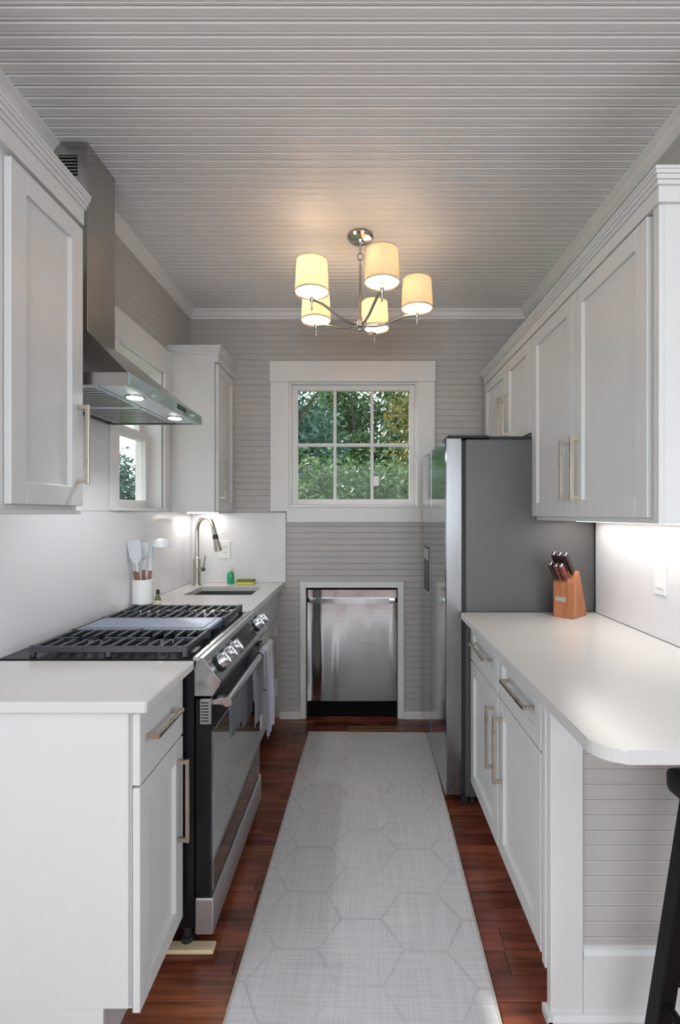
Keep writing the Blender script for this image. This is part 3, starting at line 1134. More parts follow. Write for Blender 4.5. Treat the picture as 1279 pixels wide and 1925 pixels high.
grate(1.572, 1.800)
grate(2.012, 2.285)
b = B()
b.box(-1.045, -0.560, 1.808, 2.004, 0.936, 0.951, 0.004)
b.box(-1.02, -0.585, 1.825, 1.987, 0.9515, 0.953, 0.0)
for xx in (-1.03, -0.575):
    for yy in (1.822, 1.99):
        b.box(xx - 0.008, xx + 0.008, yy - 0.008, yy + 0.008, 0.9172, 0.937)
obj('griddle', b, 'griddle', r)

# towel on the oven handle
r = thing('dish_towel', 'white dish towel with a lilac stripe hanging on the oven handle', 'towel', (-0.425, 2.16, 0.45))


def towel_sheet(name, mat, y0, y1, parent, drop_f, drop_b, off):
    b = B()
    rr = 0.0155 + 0.003 + off
    path = []
    for k in range(13):
        path.append((-0.425 + rr, 0.778 - drop_f + drop_f * k / 12))
    for k in range(1, 8):
        a = PI * k / 8
        path.append((-0.425 + rr * math.cos(a), 0.778 + rr * math.sin(a)))
    for k in range(10):
        path.append((-0.425 - rr, 0.778 - drop_b * k / 9))
    cols = 17
    grid = []
    for i, (px, pz) in enumerate(path):
        row = []
        for j in range(cols):
            f = j / (cols - 1)
            hang = max(0.0, 0.778 - pz) / 0.3
            amp = 0.007 * min(1, hang * 1.6) * (1 if i < 16 else 0.35)
            row.append(b.bm.verts.new((px + amp * math.sin(f * 15 + 1.0) + (amp if i < 16 else 0), y0 + (y1 - y0) * f + 0.01 * hang * (0.5 - f), pz)))
        grid.append(row)
    for i in range(len(grid) - 1):
        for j in range(cols - 1):
            b.bm.faces.new((grid[i][j], grid[i][j + 1], grid[i + 1][j + 1], grid[i + 1][j]))
    bmesh.ops.solidify(b.bm, geom=list(b.bm.faces), thickness=0.003)
    return obj(name, b, mat, parent, 60)


towel_sheet('cloth', 'towel', 2.055, 2.245, r, 0.345, 0.30, 0.003)
towel_sheet('stripe', 'towel_stripe', 2.075, 2.092, r, 0.340, 0.05, 0.0065)

# pale strip of wood at the foot of the range
tag(box('wood_shim', 'shim', None, -0.66, -0.462, 1.538, 1.575, 0.0003, 0.014, 0.002), 'pale wooden shim strip on the floor under the range corner', 'wood strip')

# ------------------------------------------------------------------ hood
r = thing('range_hood', 'stainless chimney range hood with a lit underside above the range', 'hood', (-0.95, 1.905, 1.777))
HY0, HY1, HXF, HZ0, HZ1 = 1.553, 2.256, -0.735, 1.777, 1.816
CY0, CY1, CXF, CZ = 1.818, 2.022, -1.008, 2.045
XW = XL + 0.002
b = B()
base = [(XW, HY0), (HXF, HY0), (HXF, HY1), (XW, HY1)]
top = [(XW, CY0), (CXF, CY0), (CXF, CY1), (XW, CY1)]
v0 = [b.bm.verts.new((*p, HZ1)) for p in base]
v1 = [b.bm.verts.new((*p, CZ)) for p in top]
b.bm.faces.new(v0); b.bm.faces.new(v1[::-1])
for i in range(4):
    b.bm.faces.new((v0[i], v1[i], v1[(i + 1) % 4], v0[(i + 1) % 4]))
obj('canopy', b, 'hood', r)
b = B()
b.box(XW, HXF, HY0, HY0 + 0.012, HZ0, HZ1)
b.box(XW, HXF, HY1 - 0.012, HY1, HZ0, HZ1)
b.box(XW, XW + 0.02, HY0 + 0.012, HY1 - 0.012, HZ0, HZ1)
b.box(HXF - 0.012, HXF, HY0 + 0.012, HY1 - 0.012, HZ0, HZ1)
b.box(XW + 0.02, HXF - 0.012, HY0 + 0.012, HY1 - 0.012, HZ0 + 0.012, HZ1 - 0.001)
obj('lip', b, 'hood', r)
g = obj('front_glass', B().box(HXF, HXF + 0.006, HY0, HY1, HZ0, HZ1, 0.001), 'hood_glass', r)
box('display', 'black', g, HXF + 0.0058, HXF + 0.0072, 1.955, 2.055, HZ0 + 0.012, HZ1 - 0.008)
fx0, fx1 = XW + 0.04, -0.845
for k in range(2):
    y0 = HY0 + 0.03 + k * 0.325
    f = obj('filter', B().box(fx0, fx1, y0, y0 + 0.315, HZ0 + 0.003, HZ0 + 0.0115, 0.002), 'filter', r)
    for j in range(9):
        yy = y0 + 0.03 + j * 0.032
        box('slat', 'hood', f, fx0 + 0.02, fx1 - 0.02, yy, yy + 0.012, HZ0 + 0.0005, HZ0 + 0.003)
box('light_bar', 'filter', r, -0.840, HXF - 0.013, HY0 + 0.014, HY1 - 0.014, HZ0 + 0.004, HZ0 + 0.0115)
for yy in (1.735, 2.105):
    lamp = obj('hood_lamp', B().lathe([(0.034, 0), (0.034, 0.004)], (-0.795, yy, HZ0 + 0.0005), 20), 'range', r)
    obj('lens', B().lathe([(0.027, -0.001), (0.027, 0.002)], (-0.795, yy, HZ0), 20), 'led', lamp)
    d = bpy.data.lights.new('hood_bulb', 'SPOT')
    d.energy = 4.5
    d.spot_size = math.radians(125)
    d.spot_blend = 0.6
    d.shadow_soft_size = 0.025
    d.color = (0.95, 0.97, 1.0)
    o = bpy.data.objects.new('hood_bulb', d)
    COL.objects.link(o)
    o.location = (-0.795, yy, HZ0 - 0.004)
b = B()
b.box(XW, CXF, CY0, CY1, CZ, ZC - 0.001, 0.001)
ch = obj('chimney', b, 'hood', r)
obj('chimney_vent', B().box(-1.115, -1.045, CY0 - 0.0012, CY0 + 0.0005, 2.615, 2.690), 'void', ch)
for k in range(6):
    box('vent_bar', 'hood', ch, -1.115, -1.045, CY0 - 0.0022, CY0 - 0.001, 2.621 + k * 0.012, 2.625 + k * 0.012)

# ------------------------------------------------------------------ sink, faucet and small things on the left worktop
b = B()
t = 0.008
sx0, sx1, sy0, sy1 = SX0 - 0.004, SX1 + 0.004, SY0 - 0.004, SY1 + 0.004
zb, zt = 0.70, 0.8845
b.box(sx0 - t, sx0, sy0 - t, sy1 + t, zb, zt)
b.box(sx1, sx1 + t, sy0 - t, sy1 + t, zb, zt)
b.box(sx0, sx1, sy0 - t, sy0, zb, zt)
b.box(sx0, sx1, sy1, sy1 + t, zb, zt)
b.box(sx0 - t, sx1 + t, sy0 - t, sy1 + t, zb - t, zb)
r = thing('sink', 'small undermount stainless sink in the far left worktop', 'sink', ((SX0 + SX1) / 2, (SY0 + SY1) / 2, zb))
obj('basin', b, 'steel', r)
obj('drain', B().lathe([(0.04, 0.0), (0.04, 0.003), (0.03, 0.001), (0.0, 0.0005)], ((SX0 + SX1) / 2, (SY0 + SY1) / 2, zb), 20), 'chrome', r)

r = thing('faucet', 'brushed nickel pull down faucet with a high arched neck at the sink', 'faucet', (0, 0, 0))
obj('base', B().lathe([(0.030, 0), (0.030, 0.006), (0.025, 0.012), (0.025, 0.16), (0.020, 0.175), (0.0145, 0.18)], (0, 0, 0), 24), 'faucet', r, 40)
pts = [(0, 0, 0.17), (0, 0, 0.30), (0, 0, 0.350)]
for k in range(1, 13):
    a = PI * k / 12 * 0.93
    pts.append((0.075 - 0.075 * math.cos(a), 0, 0.350 + 0.085 * math.sin(a)))
obj('neck', B().tube(pts, 0.0135, 14), 'faucet', r, 60)
e = Vector(pts[-1])
dn = (Vector(pts[-1]) - Vector(pts[-2])).normalized()
obj('hose_collar', B().tube([e, e + dn * 0.04], 0.0155, 14), 'faucet', r, 40)
h = obj('spray_head', B().tube([e + dn * 0.04, e + dn * 0.07, e + dn * 0.135, e + dn * 0.15], [0.015, 0.017, 0.025, 0.024], 16), 'faucet', r, 40)
obj('button', B().tube([e + dn * 0.045, e + dn * 0.075], 0.0175, 12), 'rubber', h, 40)
lv = obj('lever', B().tube([(0, -0.02, 0.105), (0, -0.075, 0.105)], 0.013, 12), 'faucet', r, 40)
obj('lever_arm', B().tube([(0, -0.066, 0.105), (0.004, -0.075, 0.15), (0.008, -0.083, 0.195)], [0.008, 0.006, 0.005], 10), 'faucet', lv, 40)
r.location = (-1.063, 3.195, 0.9142)
r.rotation_euler = (0, 0, math.radians(-30))
lv.rotation_euler = (0, 0, math.radians(80))
lv.location = (0.0475 * math.cos(math.radians(-10)), 0.0475 * math.sin(math.radians(-10)), 0.105)

# dish soap, sponge
r = thing('soap_bottle', 'small green dish soap bottle on the worktop behind the sink', 'bottle', (0, 0, 0))
b = B()
b.lathe([(0.020, 0), (0.023, 0.004), (0.023, 0.06), (0.018, 0.075), (0.010, 0.083)], (0, 0, 0), 20)
obj('body', b, 'soap', r, 40)
obj('cap', B().lathe([(0.011, 0.083), (0.011, 0.098), (0.006, 0.100), (0.005, 0.112)], (0, 0, 0), 16), 'clear', r, 40)
r.location = (-0.862, 3.255, 0.9142)
r = thing('sponge', 'green and yellow scrubbing sponge on the worktop beside the soap', 'sponge', (0, 0, 0))
obj('foam', B().box(-0.055, 0.055, -0.034, 0.034, 0, 0.018, 0.004), 'sponge', r)
obj('scouring_pad', B().box(-0.055, 0.055, -0.034, 0.034, 0.0181, 0.030, 0.002), 'scour', r)
r.location = (-0.755, 3.235, 0.9142)

# wall plates
def wall_plate(name, label, cat, loc, facing, toggle):
    r = thing(name, label, cat, (0, 0, 0))
    obj('plate', B().box(-0.036, 0.036, -0.005, 0.0, -0.059, 0.059, 0.002), 'plastic', r)
    if toggle:
        obj('rocker', B().prism([(-0.005, -0.033), (-0.0085, -0.033), (-0.006, 0.0), (-0.0075, 0.033), (-0.005, 0.033)], 'x', -0.017, 0.017), 'plastic', r)
    else:
        for zz in (-0.021, 0.021):
            s = obj('socket', B().box(-0.016, 0.016, -0.0065, -0.005, zz - 0.014, zz + 0.014, 0.0006), 'plastic', r)
            for xx in (-0.007, 0.007):
                box('slot', 'rubber', s, xx - 0.0012, xx + 0.0012, -0.0070, -0.0064, zz - 0.003, zz + 0.006)
    r.location = loc
    r.rotation_euler = (0, 0, facing)


wall_plate('wall_outlet', 'white outlet plate on the far backsplash right of the faucet', 'outlet', (-0.913, YB - 0.0165, 1.135), 0, False)
wall_plate('light_switch', 'white rocker switch plate on the right wall above the worktop', 'switch', (XR - 0.0155, 1.80, 1.137), -PI / 2, True)

# utensil crock with its utensils
CX, CYY = -1.080, 2.44
r = thing('utensil_crock', 'white ceramic utensil crock with a wooden base behind the range', 'crock', (CX, CYY, 0.9142))
b = B()
b.lathe([(0.048, 0.018), (0.0485, 0.022), (0.0485, 0.135), (0.046, 0.137), (0.0435, 0.134), (0.0435, 0.03), (0.0, 0.03)], (CX, CYY, 0.9142), 28)
obj('pot', b, 'ceramic', r, 40)
obj('base', B().lathe([(0.046, 0.0), (0.047, 0.002), (0.047, 0.0178)], (CX, CYY, 0.9142), 28), 'walnut', r, 40)


def utensil(name, label, cat, dx, dy, tiltx, tilty, kind):
    r = thing(name, label, cat, (0, 0, 0), 'cooking utensils in the crock')
    obj('handle', B().tube([(0, 0, 0.0), (0, 0, 0.10), (0, 0, 0.145)], [0.0075, 0.009, 0.0075], 10), 'walnut', r, 40)
    b = B()
    if kind == 'spatula':
        b.tube([(0, 0, 0.145), (0, 0, 0.19)], 0.0055, 8)
        b.prism([(-0.010, 0.185), (0.010, 0.185), (0.030, 0.215), (0.031, 0.29), (0.022, 0.302), (-0.031, 0.295), (-0.030, 0.215)], 'y', -0.004, 0.004, 0.0015)
    elif kind == 'spoon':
        b.tube([(0, 0, 0.145), (0, 0, 0.20)], 0.0055, 8)
        b.lathe([(0.0, 0.192), (0.016, 0.20), (0.027, 0.225), (0.029, 0.25), (0.022, 0.275), (0.0, 0.285)], (0, 0, 0), 16)
        for v in b.bm.verts:
            if v.co.z > 0.191:
                v.co.y = v.co.y * 0.35 + 0.2 * (v.co.x ** 2) / 0.03
    else:
        b.tube([(0, 0, 0.145), (0, 0, 0.24), (0.004, -0.002, 0.275), (0.02, -0.006, 0.295)], 0.010, 10)
        b.lathe([(0.044, 0.0), (0.041, 0.018), (0.030, 0.032), (0.012, 0.039), (0.0, 0.040), (0.0, 0.037), (0.011, 0.036), (0.028, 0.029), (0.038, 0.016), (0.041, 0.0)], (0.052, -0.012, 0.268), 20)
    obj('head', b, 'silicone', r, 40)
    r.location = (CX + dx, CYY + dy, 0.9142 + 0.034)
    r.rotation_euler = (tiltx, tilty, 0)


utensil('spatula', 'white flat spatula leaning left in the utensil crock', 'spatula', -0.012, 0.004, 0.02, -0.20, 'spatula')
utensil('slotted_turner', 'white turner with a thick walnut handle in the middle of the crock', 'turner', 0.000, -0.020, 0.12, -0.06, 'spatula')
utensil('ladle', 'white hooked ladle rising highest at the right of the crock', 'ladle', 0.022, 0.010, 0.0, 0.07, 'ladle')
utensil('cooking_spoon', 'white cooking spoon at the back of the crock', 'spoon', -0.006, 0.026, -0.06, -0.03, 'spoon')

r = thing('oil_bottle', 'tiny olive bottle with a black cap beside the utensil crock', 'bottle', (0, 0, 0))
obj('body', B().lathe([(0.013, 0), (0.0145, 0.003), (0.0145, 0.042), (0.008, 0.056), (0.007, 0.068)], (0, 0, 0), 16), 'oil', r, 40)
obj('paper_label', B().lathe([(0.0148, 0.018), (0.0150, 0.019), (0.0150, 0.036), (0.0148, 0.037)], (0, 0, 0), 16), 'cream_label', r, 40)
obj('cap', B().lathe([(0.0085, 0.068), (0.0085, 0.087), (0.007, 0.089)], (0, 0, 0), 14), 'rubber', r, 40)
r.location = (-0.995, 2.415, 0.9142)

# ------------------------------------------------------------------ dishwasher
r = thing('dishwasher', 'stainless dishwasher set into the far wall below the window', 'dishwasher', (-0.065, YB, 0))
dx0, dx1 = DX0 + 0.008, DX1 - 0.004
box('tub', 'void', r, dx0 + 0.004, dx1 - 0.004, YB + 0.03, YB + 0.60, 0.105, 0.862)
# gently bowed door
b = B()
n = 14
poly = []
for k in range(n + 1):
    f = k / n
    poly.append((dx0 + (dx1 - dx0) * f, YB - 0.004 - 0.006 * math.sin(PI * f)))
poly += [(dx1, YB + 0.03), (dx0, YB + 0.03)]
b.prism(poly, 'z', 0.118, 0.780)
obj('door', b, 'dish', r, 30)
obj('control_strip', B().box(dx0, dx1, YB + 0.0, YB + 0.03, 0.806, 0.866, 0.003), 'dish', r)
box('handle_recess', 'void', r, dx0 + 0.01, dx1 - 0.01, YB + 0.012, YB + 0.03, 0.780, 0.806)
b = B()
poly = [(dx0 + 0.012 + (dx1 - dx0 - 0.024) * k / n, YB - 0.010 - 0.016 * math.sin(PI * k / n)) for k in range(n + 1)]
poly += [(p[0], p[1] + 0.012) for p in poly[::-1]]
b.prism(poly, 'z', 0.775, 0.808, 0.002)
obj('handle', b, 'range', r, 30)
box('kick_plate', 'void', r, dx0 + 0.002, dx1 - 0.002, YB + 0.05, YB + 0.065, 0.0, 0.115)
for xx in (dx0 + 0.04, dx1 - 0.04):
    obj('foot', B().lathe([(0.016, 0), (0.016, 0.01), (0.008, 0.012), (0.008, 0.105)], (xx, YB + 0.10, 0), 10), 'rubber', r)

# ------------------------------------------------------------------ fridge
r = thing('refrigerator', 'tall stainless side by side refrigerator right of the rug', 'refrigerator', (0.74, 2.74, 0))
FY0, FY1, FX = 2.313, 3.172, 0.392
box('body', 'fridge_side', r, 0.487, XR - 0.012, FY0 + 0.004, FY1 - 0.004, 0.045, 1.722, 0.004)
split = 2.785
for y0, y1 in ((FY0, split - 0.003), (split + 0.003, FY1)):
    b = B()
    b.box(FX, 0.472, y0, y1, 0.055, 1.728, 0.005)
    d = obj('door', b, ['fridge', 'fridge_edge'], r)
    for f in d.data.polygons:
        if abs(f.normal.y) > 0.9:
            f.material_index = 1
    if y0 > split:
        dp = obj('dispenser', B().box(FX - 0.002, FX + 0.004, 2.87, 3.09, 0.895, 1.180, 0.001), 'black', d)
        box('display', 'oven_glass', d, FX - 0.0035, FX - 0.0021, 2.89, 3.07, 1.10, 1.165)
        box('drip_tray', 'range', d, FX - 0.006, FX - 0.0021, 2.885, 3.075, 0.900, 0.918)
    box('door_gasket', 'rubber', r, 0.472, 0.487, y0 + 0.006, y1 - 0.006, 0.06, 1.715)
for y0, y1 in ((FY0 + 0.012, FY0 + 0.14), (FY1 - 0.14, FY1 - 0.012)):
    obj('hinge_cover', B().box(0.405, 0.60, y0, y1, 1.7285, 1.742, 0.003), 'rubber', r)
box('top_cover', 'rubber', r, 0.60, XR - 0.02, FY0 + 0.01, FY1 - 0.01, 1.7225, 1.736)
box('base_grille', 'rubber', r, 0.475, 0.50, FY0 + 0.02, FY1 - 0.02, 0.008, 0.045)
for xx in (0.53, 1.04):
    for yy in (FY0 + 0.06, FY1 - 0.06):
        obj('foot', B().lathe([(0.02, 0), (0.02, 0.045)], (xx, yy, 0), 12), 'rubber', r)

# ------------------------------------------------------------------ knife block and knives
r = thing('knife_block', 'reddish wooden knife block with a silver name plate on the right worktop', 'knife block', (0, 0, 0))
prof = [(0, 0), (0, 0.155), (0.060, 0.208), (0.142, 0.0)]          # depth, height
b = B()
v0 = [b.bm.verts.new((-0.046, p[0], p[1])) for p in prof]
v1 = [b.bm.verts.new((0.046, p[0], p[1])) for p in prof]
b.bm.faces.new(v0); b.bm.faces.new(v1[::-1])
for i in range(4):
    b.bm.faces.new((v0[i], v1[i], v1[(i + 1) % 4], v0[(i + 1) % 4]))
bmesh.ops.bevel(b.bm, geom=list(b.bm.edges), offset=0.003, segments=2, affect='EDGES')
obj('block', b, 'block', r)
obj('name_plate', B().box(-0.036, 0.012, -0.0015, 0.0005, 0.072, 0.092, 0.0005), 'plate', r)
KB_LOC = Vector((0.889, 2.180, 0.9142))
KB_ROT = math.radians(-47)
r.location = KB_LOC
r.rotation_euler = (0, 0, KB_ROT)
tn = Vector((0, -0.053, 0.060)).normalized()       # direction the handles stand
tu = Vector((0, 0.060, 0.053)).normalized()
specs = [(-0.032, 0.016, 0.100, 'handle_wood', 'leftmost black handled knife in the knife block'),
         (-0.010, 0.016, 0.092, 'handle_red', 'front row knife with a reddish handle, left of centre in the block'),
         (0.012, 0.016, 0.092, 'handle_red', 'front row knife with a reddish handle, right of centre in the block'),
         (-0.026, 0.056, 0.122, 'handle_wood', 'tall back row knife with a black handle, left in the block'),
         (0.000, 0.056, 0.120, 'handle_wood', 'tall back row knife with a black handle, middle of the block'),
         (0.026, 0.056, 0.120, 'handle_wood', 'tall back row knife with a black handle, right in the block')]
rot = Matrix.Rotation(KB_ROT, 4, 'Z')
for x, u, L, mt, lab in specs:
    k = thing('kitchen_knife', lab, 'knife', (0, 0, 0), 'knives in the block')
    b = B()
    b.box(-0.0085, 0.0085, -0.0125, 0.0125, 0.010, L, 0.004, 2)
    obj('handle', b, mt, k, 40)
    obj('bolster', B().box(-0.007, 0.007, -0.010, 0.010, 0.0012, 0.010, 0.001), 'range', k)
    obj('end_cap', B().box(-0.007, 0.007, -0.0105, 0.0105, L, L + 0.005, 0.002), 'range', k)
    for q in (0.3, 0.6):
        obj('rivet', B().lathe([(0.0028, -0.0080), (0.0028, 0.0080)], (0, 0, L * q), 8, 'x'), 'range', k)
    p = Vector((x, 0, 0.155)) + tu * u
    lean = math.atan2(-tn.y, tn.z)
    k.location = KB_LOC + rot @ p
    k.rotation_euler = (Matrix.Rotation(KB_ROT, 3, 'Z') @ Matrix.Rotation(lean, 3, 'X')).to_euler()

# ------------------------------------------------------------------ chandelier
CHX, CHY = -0.006, 2.43
r = thing('chandelier', 'five arm nickel chandelier with lit cream drum shades', 'chandelier', (CHX, CHY, ZC))
obj('canopy', B().lathe([(0.064, 0.0), (0.064, -0.012), (0.056, -0.022), (0.018, -0.026), (0.012, -0.040), (0.0, -0.041)], (CHX, CHY, ZC + 0.0), 32), 'chrome', r, 35)
b = B()
b.tube([(CHX, CHY, ZC - 0.035), (CHX, CHY, ZC - 0.09)], 0.006, 10)
b.tube([(CHX + 0.013 * math.cos(a), CHY, ZC - 0.105 + 0.018 * math.sin(a)) for a in [k * PI / 8 for k in range(16)]], 0.0032, 8, True)
b.tube([(CHX, CHY + 0.011 * math.cos(a), ZC - 0.135 + 0.018 * math.sin(a)) for a in [k * PI / 8 for k in range(16)]], 0.0032, 8, True)
obj('chain_link', b, 'chrome', r, 50)
obj('rod', B().tube([(CHX, CHY, ZC - 0.150), (CHX, CHY, 2.31)], 0.0065, 12), 'chrome', r, 50)
obj('hub', B().lathe([(0.0, 2.268), (0.010, 2.272), (0.010, 2.282), (0.028, 2.288), (0.030, 2.312), (0.012, 2.322), (0.010, 2.34), (0.0065, 2.345)], (CHX, CHY, 0), 24), 'chrome', r, 40)
for k in range(5):
    a = math.radians(-70 + 72 * k)
    ux, uy = math.cos(a), math.sin(a)
    R = 0.28
    px, py = CHX + ux * R, CHY + uy * R
    arm = [(CHX + ux * t, CHY + uy * t, zz) for t, zz in ((0.02, 2.298), (0.07, 2.296), (0.12, 2.306), (0.17, 2.327), (0.22, 2.346), (0.26, 2.352), (0.28, 2.352))]
    ar = obj('arm', B().tube(arm, 0.0068, 10), 'chrome', r, 60)
    obj('finial', B().lathe([(0.0, 2.300), (0.0035, 2.302), (0.0035, 2.335), (0.009, 2.342), (0.009, 2.362), (0.005, 2.366), (0.005, 2.40), (0.012, 2.402), (0.012, 2.43), (0.0, 2.431)], (px, py, 0), 14), 'chrome', ar, 40)
    # drum shade: slightly tapered, open above, diffuser disc below
    b = B()
    b.lathe([(0.0775, 2.382), (0.0700, 2.528), (0.0685, 2.528), (0.0760, 2.382)], (px, py, 0), 36)
    b.bm.faces.ensure_lookup_table()
    for f in [f for f in b.bm.faces if len(f.verts) > 4]:
        b.bm.faces.remove(f)
    sh = obj('lamp_shade', b, 'shade', r, 40)
    b = B()
    b.lathe([(0.013, 2.386), (0.0755, 2.386), (0.0755, 2.388), (0.013, 2.388)], (px, py, 0), 36)
    b.bm.faces.ensure_lookup_table()
    for f in [f for f in b.bm.faces if len(f.verts) > 4]:
        b.bm.faces.remove(f)
    obj('diffuser', b, 'diffuser', sh)
    obj('added_top_disc', B().lathe([(0.0695, 2.5235), (0.0695, 2.525)], (px, py, 0), 36), 'diffuser', sh)  # unseen disc added to soften the bulb's hot spot on the ceiling
    b = B()
    b.lathe([(0.0785, 2.380), (0.0790, 2.384), (0.0780, 2.388), (0.0772, 2.384)], (px, py, 0), 36)
    b.bm.faces.ensure_lookup_table()
    for f in [f for f in b.bm.faces if len(f.verts) > 4]:
        b.bm.faces.remove(f)
    obj('rim', b, 'cream_label', sh, 60)
    d = bpy.data.lights.new('chandelier_bulb', 'POINT')
    d.energy = 13.0
    d.color = (1.0, 0.90, 0.77)
    d.shadow_soft_size = 0.022
    o = bpy.data.objects.new('chandelier_bulb', d)
    COL.objects.link(o)
    o.location = (px, py, 2.468)

# under-cabinet lamps
def strip_lamp(name, loc, sx, sy, power):
    d = bpy.data.lights.new(name, 'AREA')
    d.shape = 'RECTANGLE'
    d.size, d.size_y = sx, sy
    d.energy = power
    d.color = (1.0, 0.95, 0.88)
    o = bpy.data.objects.new(name, d)
    COL.objects.link(o)
    o.location = loc


strip_lamp('under_cabinet_lamp_far', (-1.005, 3.14, 1.372), 0.11, 0.28, 0.4)
strip_lamp('under_cabinet_lamp_right', (0.98, 1.84, 1.333), 0.16, 0.84, 0.8)

# ------------------------------------------------------------------ rug, floor register, stool
r = thing('runner_rug', 'pale grey woven runner rug with faint honeycomb lines on the floor', 'rug', (0, 0, 0))
obj('pile', B().box(-0.368, 0.368, -1.30, 1.30, 0.0004, 0.0065, 0.001), 'rug', r)
b = B()
for x0, x1, y0, y1 in ((-0.375, -0.3682, -1.307, 1.307), (0.3682, 0.375, -1.307, 1.307), (-0.3682, 0.3682, 1.3002, 1.307), (-0.3682, 0.3682, -1.307, -1.3002)):
    b.box(x0, x1, y0, y1, 0.0003, 0.0072, 0.001)
obj('binding', b, 'rug_edge', r)
r.location = (0.013, 1.795, 0.0)
r.rotation_euler = (0, 0, math.radians(-1.25))

r = thing('floor_register', 'narrow bronze floor register between the rug and the dishwasher', 'floor vent', (0.08, 3.165, 0.0))
b = B()
b.box(-0.09, 0.25, 3.140, 3.146, 0.0003, 0.005)
b.box(-0.09, 0.25, 3.186, 3.192, 0.0003, 0.005)
b.box(-0.09, -0.08, 3.146, 3.186, 0.0003, 0.005)
b.box(0.24, 0.25, 3.146, 3.186, 0.0003, 0.005)
obj('frame', b, 'vent', r)
for k in range(16):
    x = -0.075 + k * 0.02
    box('slat', 'vent', r, x, x + 0.012, 3.146, 3.186, 0.0005, 0.004)

r = thing('bar_stool', 'black stool with splayed legs at the breakfast bar', 'stool', (0, 0, 0))
obj('seat', B().box(-0.185, 0.185, -0.185, 0.185, 0.715, 0.772, 0.026, 4), 'stool', r, 40)
legs = {}
for sx in (-1, 1):
    for sy in (-1, 1):
        tp, bt = Vector((sx * 0.135, sy * 0.150, 0.720)), Vector((sx * 0.240, sy * 0.165, 0.0))
        legs[(sx, sy)] = (tp, bt)
        b = B()
        w = 0.020
        v0 = [b.bm.verts.new(bt + Vector((q[0] * w, q[1] * w, 0))) for q in ((-1, -1), (1, -1), (1, 1), (-1, 1))]
        v1 = [b.bm.verts.new(tp + Vector((q[0] * w, q[1] * w, 0))) for q in ((-1, -1), (1, -1), (1, 1), (-1, 1))]
        b.bm.faces.new(v0); b.bm.faces.new(v1[::-1])
        for i in range(4):
            b.bm.faces.new((v0[i], v1[i], v1[(i + 1) % 4], v0[(i + 1) % 4]))
        bmesh.ops.bevel(b.bm, geom=list(b.bm.edges), offset=0.003, segments=1, affect='EDGES')
        obj('leg', b, 'stool', r)


def leg_at(k, zz):
    tp, bt = legs[k]
    return bt + (tp - bt) * (zz / 0.720)


for a, c, zz in (((-1, -1), (1, -1), 0.20), ((-1, 1), (1, 1), 0.28), ((-1, -1), (-1, 1), 0.24), ((1, -1), (1, 1), 0.24)):
    obj('footrest', B().tube([leg_at(a, zz), leg_at(c, zz)], 0.011, 8), 'stool', r, 40)
r.location = (0.915, 1.005, 0.0)
r.rotation_euler = (0, 0, math.radians(3))

# ------------------------------------------------------------------ garden
struct(box('ground', 'grass', None, -25, 25, YB + 0.95, 30, -0.5, -0.4))
struct(box('ground', 'grass', None, -25, -2.7, -25, YB + 0.95, -0.5, -0.4))


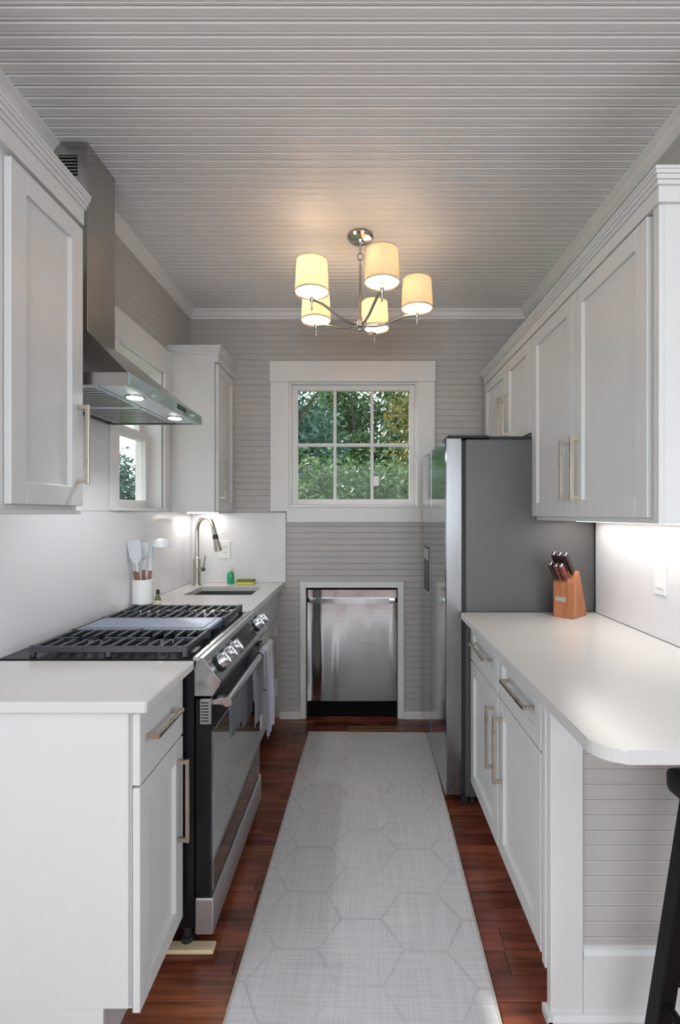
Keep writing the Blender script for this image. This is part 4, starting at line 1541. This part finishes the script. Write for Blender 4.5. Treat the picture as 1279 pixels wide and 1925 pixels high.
def tree(name, label, cat, x, y, z0, h, rx, ry, rz, mat, leaves, size, group=None, seed=1, holes=0.25):
    rnd = random.Random(seed)
    r = thing(name, label, cat, (x, y, z0), group)
    ctr = Vector((x, y, z0 + h))
    b = B()
    b.tube([(x, y, z0), (x + 0.05, y, z0 + h * 0.5), (x, y + 0.03, z0 + h)], [0.10, 0.075, 0.05], 8)
    obj('trunk', b, 'bark', r, 60)
    tips = []
    for k in range(9):
        a = 2 * PI * k / 9 + rnd.uniform(-0.3, 0.3)
        st = Vector((x, y, z0 + h * rnd.uniform(0.45, 0.95)))
        en = ctr + Vector((math.cos(a) * rx * rnd.uniform(0.5, 0.9), math.sin(a) * ry * rnd.uniform(0.5, 0.9), rz * rnd.uniform(-0.3, 0.8)))
        mid = st.lerp(en, 0.5) + Vector((rnd.uniform(-.15, .15), rnd.uniform(-.15, .15), -0.1))
        obj('branch', B().tube([st, mid, en], [0.035, 0.022, 0.008], 6), 'bark', r, 60)
        tips += [mid, en]
    # leaf clumps
    clumps = []
    for k in range(70):
        while True:
            p = Vector((rnd.uniform(-1, 1), rnd.uniform(-1, 1), rnd.uniform(-1, 1)))
            if p.length < 1:
                break
        clumps.append(ctr + Vector((p.x * rx, p.y * ry, p.z * rz)))
    verts, faces = [], []
    for k in range(leaves):
        c = rnd.choice(clumps)
        p = c + Vector([max(-0.3, min(0.3, rnd.gauss(0, 0.17))) for _ in range(3)])
        d = Vector((rnd.gauss(0, 1), rnd.gauss(0, 1), rnd.gauss(-0.4, 0.8))).normalized()
        s = d.cross(Vector((rnd.gauss(0, 1), rnd.gauss(0, 1), rnd.gauss(0, 1)))).normalized()
        L = size * rnd.uniform(0.7, 1.3)
        W = L * 0.24
        n = d.cross(s)
        i = len(verts)
        verts += [p, p + d * L * 0.45 + s * W + n * L * 0.06, p + d * L, p + d * L * 0.45 - s * W + n * L * 0.06]
        faces += [(i, i + 1, i + 2), (i, i + 2, i + 3)]
    me = bpy.data.meshes.new('crown')
    me.from_pydata([v - ctr for v in verts], [], faces)
    me.materials.append(M[mat])
    o = bpy.data.objects.new('crown', me)
    COL.objects.link(o)
    o.parent = r
    o.location = ctr - r.location
    o['kind'] = 'stuff'


G = 'trees outside the garden window'
tree('garden_tree', 'blue green leafy tree outside the left panes of the garden window', 'tree', -1.25, 7.0, -0.4, 2.9, 0.95, 0.6, 1.35, 'leaf_dark', 12000, 0.10, G, 3)
tree('garden_tree', 'mid green tree outside the middle panes of the garden window', 'tree', 0.2, 9.6, -0.4, 3.5, 1.7, 0.9, 2.2, 'leaf_mid', 24000, 0.12, G, 4)
tree('garden_tree', 'golden green tree with thin foliage outside the right panes of the garden window', 'tree', 1.25, 7.0, -0.4, 2.9, 0.80, 0.6, 1.5, 'leaf_gold', 7000, 0.09, G, 5)
tree('garden_shrub', 'pale green shrub low outside the garden window', 'shrub', -0.15, 5.2, -0.4, 1.85, 0.85, 0.35, 0.40, 'leaf_mid', 7000, 0.07, None, 6)
tree('garden_shrub', 'blue green shrub outside the side window over the sink', 'shrub', -4.2, 8.5, -0.4, 1.9, 1.2, 0.8, 0.75, 'leaf_dark', 8000, 0.10, None, 8)
